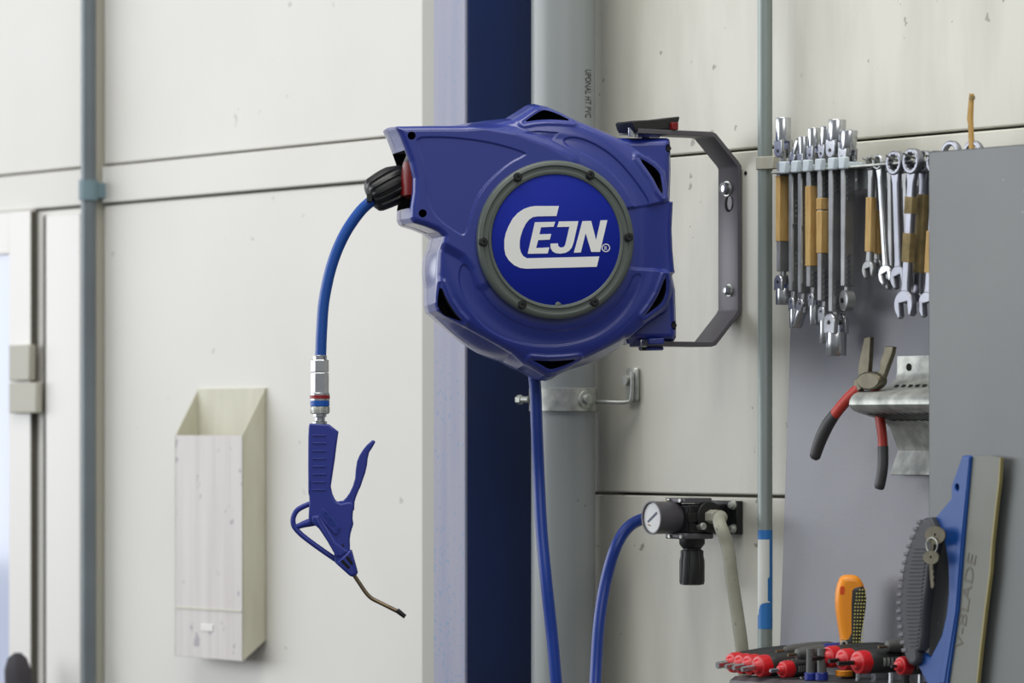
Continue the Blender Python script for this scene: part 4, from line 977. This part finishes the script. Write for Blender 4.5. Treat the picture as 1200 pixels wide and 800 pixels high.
t_handle('red-ended T-handle key with dark shaft, middle of three below the orange handle', 985, 773, 13, 972, 773, .095, w0=.144, tipm='screw', tiltz=.05, tr_=.0026)
t_handle('large red-ended T-handle key with boxed marking, right of three below the orange handle', 1003, 776, 14, 983, 777, .100, tipm='screw', lab=True, tiltz=.02, w0=.155, tr_=.0026)
t_handle('red-ended T-handle key partly hidden by the scraper grip', 1053, 780, 11, 1045, 779.5, .062, tipm='screw', lab=True, tiltz=.02, tr_=.0018)

# grey driver with blue inset, its twin behind, and two small blue-collared stems
def driver(label, px, py, r_px, length, w0, inset):
    q = W(px, py, w0); o = Vector(q); r_ = r_px/F*5.35; ax = Vector((.1, 1, .06)).normalized()
    t = thing('t_handle_driver', label, 'driver', WALL, (q[0], q[1]+length*.4, zh), 'grey T-handle drivers')
    part('handle', MB().lathe([(r_*.35, -.002), (r_*.7, 0), (r_*.92, .010), (r_, .03), (r_*.98, length*.6), (r_*.85, length*.85), (r_*.4, length)], o, ax, 24), M['tgry'], t)
    if inset: part('inset', MB().lathe([(r_*.9, 0), (r_*1.03, .008), (r_*1.03, length*.38), (r_*.86, length*.47)], o+ax*.028, ax, 24), M['tblu'], t, label='dark blue inset')
    part('tip', MB().cyl(o, o-ax*.012, .0018, n=8), M['brass'], t)
    part('shaft', MB().cyl(o+ax*length*.4, o+ax*length*.4-Vector((0, 0, .085)), .0045, n=12), M['tblk'], t)
    return t
driver('grey T-handle driver with dark blue inset, left of the orange handle', 934, 766, 8.5, .085, .14, True)
driver('plain dark grey T-handle driver just behind the blue-inset one', 920, 762, 7, .07, .12, False)
driver('plain dark grey T-handle driver beside the scraper grip', 1040, 757, 8.5, .06, .12, False)
for px, lab in ((950, 'left small dark stem with blue collar beneath the blue-inset driver'), (963, 'right small dark stem with blue collar beneath the blue-inset driver')):
    q = W(px, 795, .14); t = thing('blue_collared_driver', lab, 'driver', WALL, (q[0], q[1], zh-.01), 'blue-collared stems')
    part('stem', MB().cyl((q[0], q[1], q[2]), (q[0], q[1], q[2]+.034), .0055, .0048, 16), M['tgry'], t)
    part('collar', MB().cyl((q[0], q[1], q[2]-.002), (q[0], q[1], q[2]+.007), .0072, n=20), M['tblu'], t, bevel=.001)

# orange and black upright handle
wo = .095
Yo = 5.245
def op(x, y): return (820+x/4.286, 660+y/4.286)
oc = P(996, 760, Yo)
oo = thing('screwdriver', 'upright orange and black screwdriver handle with dotted grip', 'screwdriver', CAMF, P(995, 790, Yo))
def ow(pts): return [(P(*op(x, y), Yo)[0], P(*op(x, y), Yo)[2]) for x, y in pts]
out_ = [(700, 80), (712, 64), (735, 57), (775, 57), (798, 68), (812, 88), (825, 120), (832, 160), (830, 215), (820, 280), (808, 340), (803, 400), (800, 425), (708, 425), (706, 380), (692, 300), (682, 230), (680, 170), (686, 120)]
sm = lambda p_, it=1: [tuple(q) for q in chaikin(p_, it)]
hole_ = [(700, 118), (706, 112), (718, 112), (724, 120), (724, 146), (716, 154), (704, 154), (699, 146)]
part('handle', MB().plate([ow(sm(out_))], .030, face_xz(Yo), .007, 4), M['orange'], oo)
part('hang_hole', MB().plate([ow(chaikin(hole_, 1))], .0306, face_xz(Yo), .0003, 1), M['dkor'], oo)
gp_ = [(750, 130), (765, 112), (790, 105), (815, 108), (828, 140), (833, 170), (831, 215), (821, 280), (809, 340), (804, 400), (801, 425), (712, 425), (708, 378), (735, 368), (746, 345), (746, 200)]
gq = part('grip', MB().plate([ow(gp_)], .0322, face_xz(Yo), .006, 4), M['tblk'], oo, label='black rubber side')
mb = MB()
for i in range(16):
    for j in range(4):
        x = 780+j*14.5-i*.9+ (4 if i < 4 else 0); y = 130+i*17.3
        if i == 0 and j == 0: continue
        c = P(*op(x, y), Yo); s_ = .0009
        mb.box(c[0]-s_, c[0]+s_, Yo-.0166, Yo-.0150, c[2]-s_*.9, c[2]+s_*.9)
part('grip_dots', mb, M['dots'], gq, smooth=0)['kind'] = 'stuff'
c = P(*op(722, 404), Yo-.01)
part('shank_ring', MB().plate([ngon(c[0], c[2], .0045, 20), ngon(c[0], c[2], .0022, 12)], .004, face_xz(Yo-.016), .0006, 1), M['latch'], oo)
c = P(990, 789, Yo); part('shank', MB().cyl((c[0]+.004, Yo, c[2]-.006), (c[0]+.004, Yo, c[2]+.035), .0085, n=20), M['tblk'], oo)
part('collar', MB().cyl((c[0]-.001, Yo-.004, c[2]-.003), (c[0]-.001, Yo-.004, c[2]+.004), .0100, n=20), M['orange'], oo, bevel=.001)
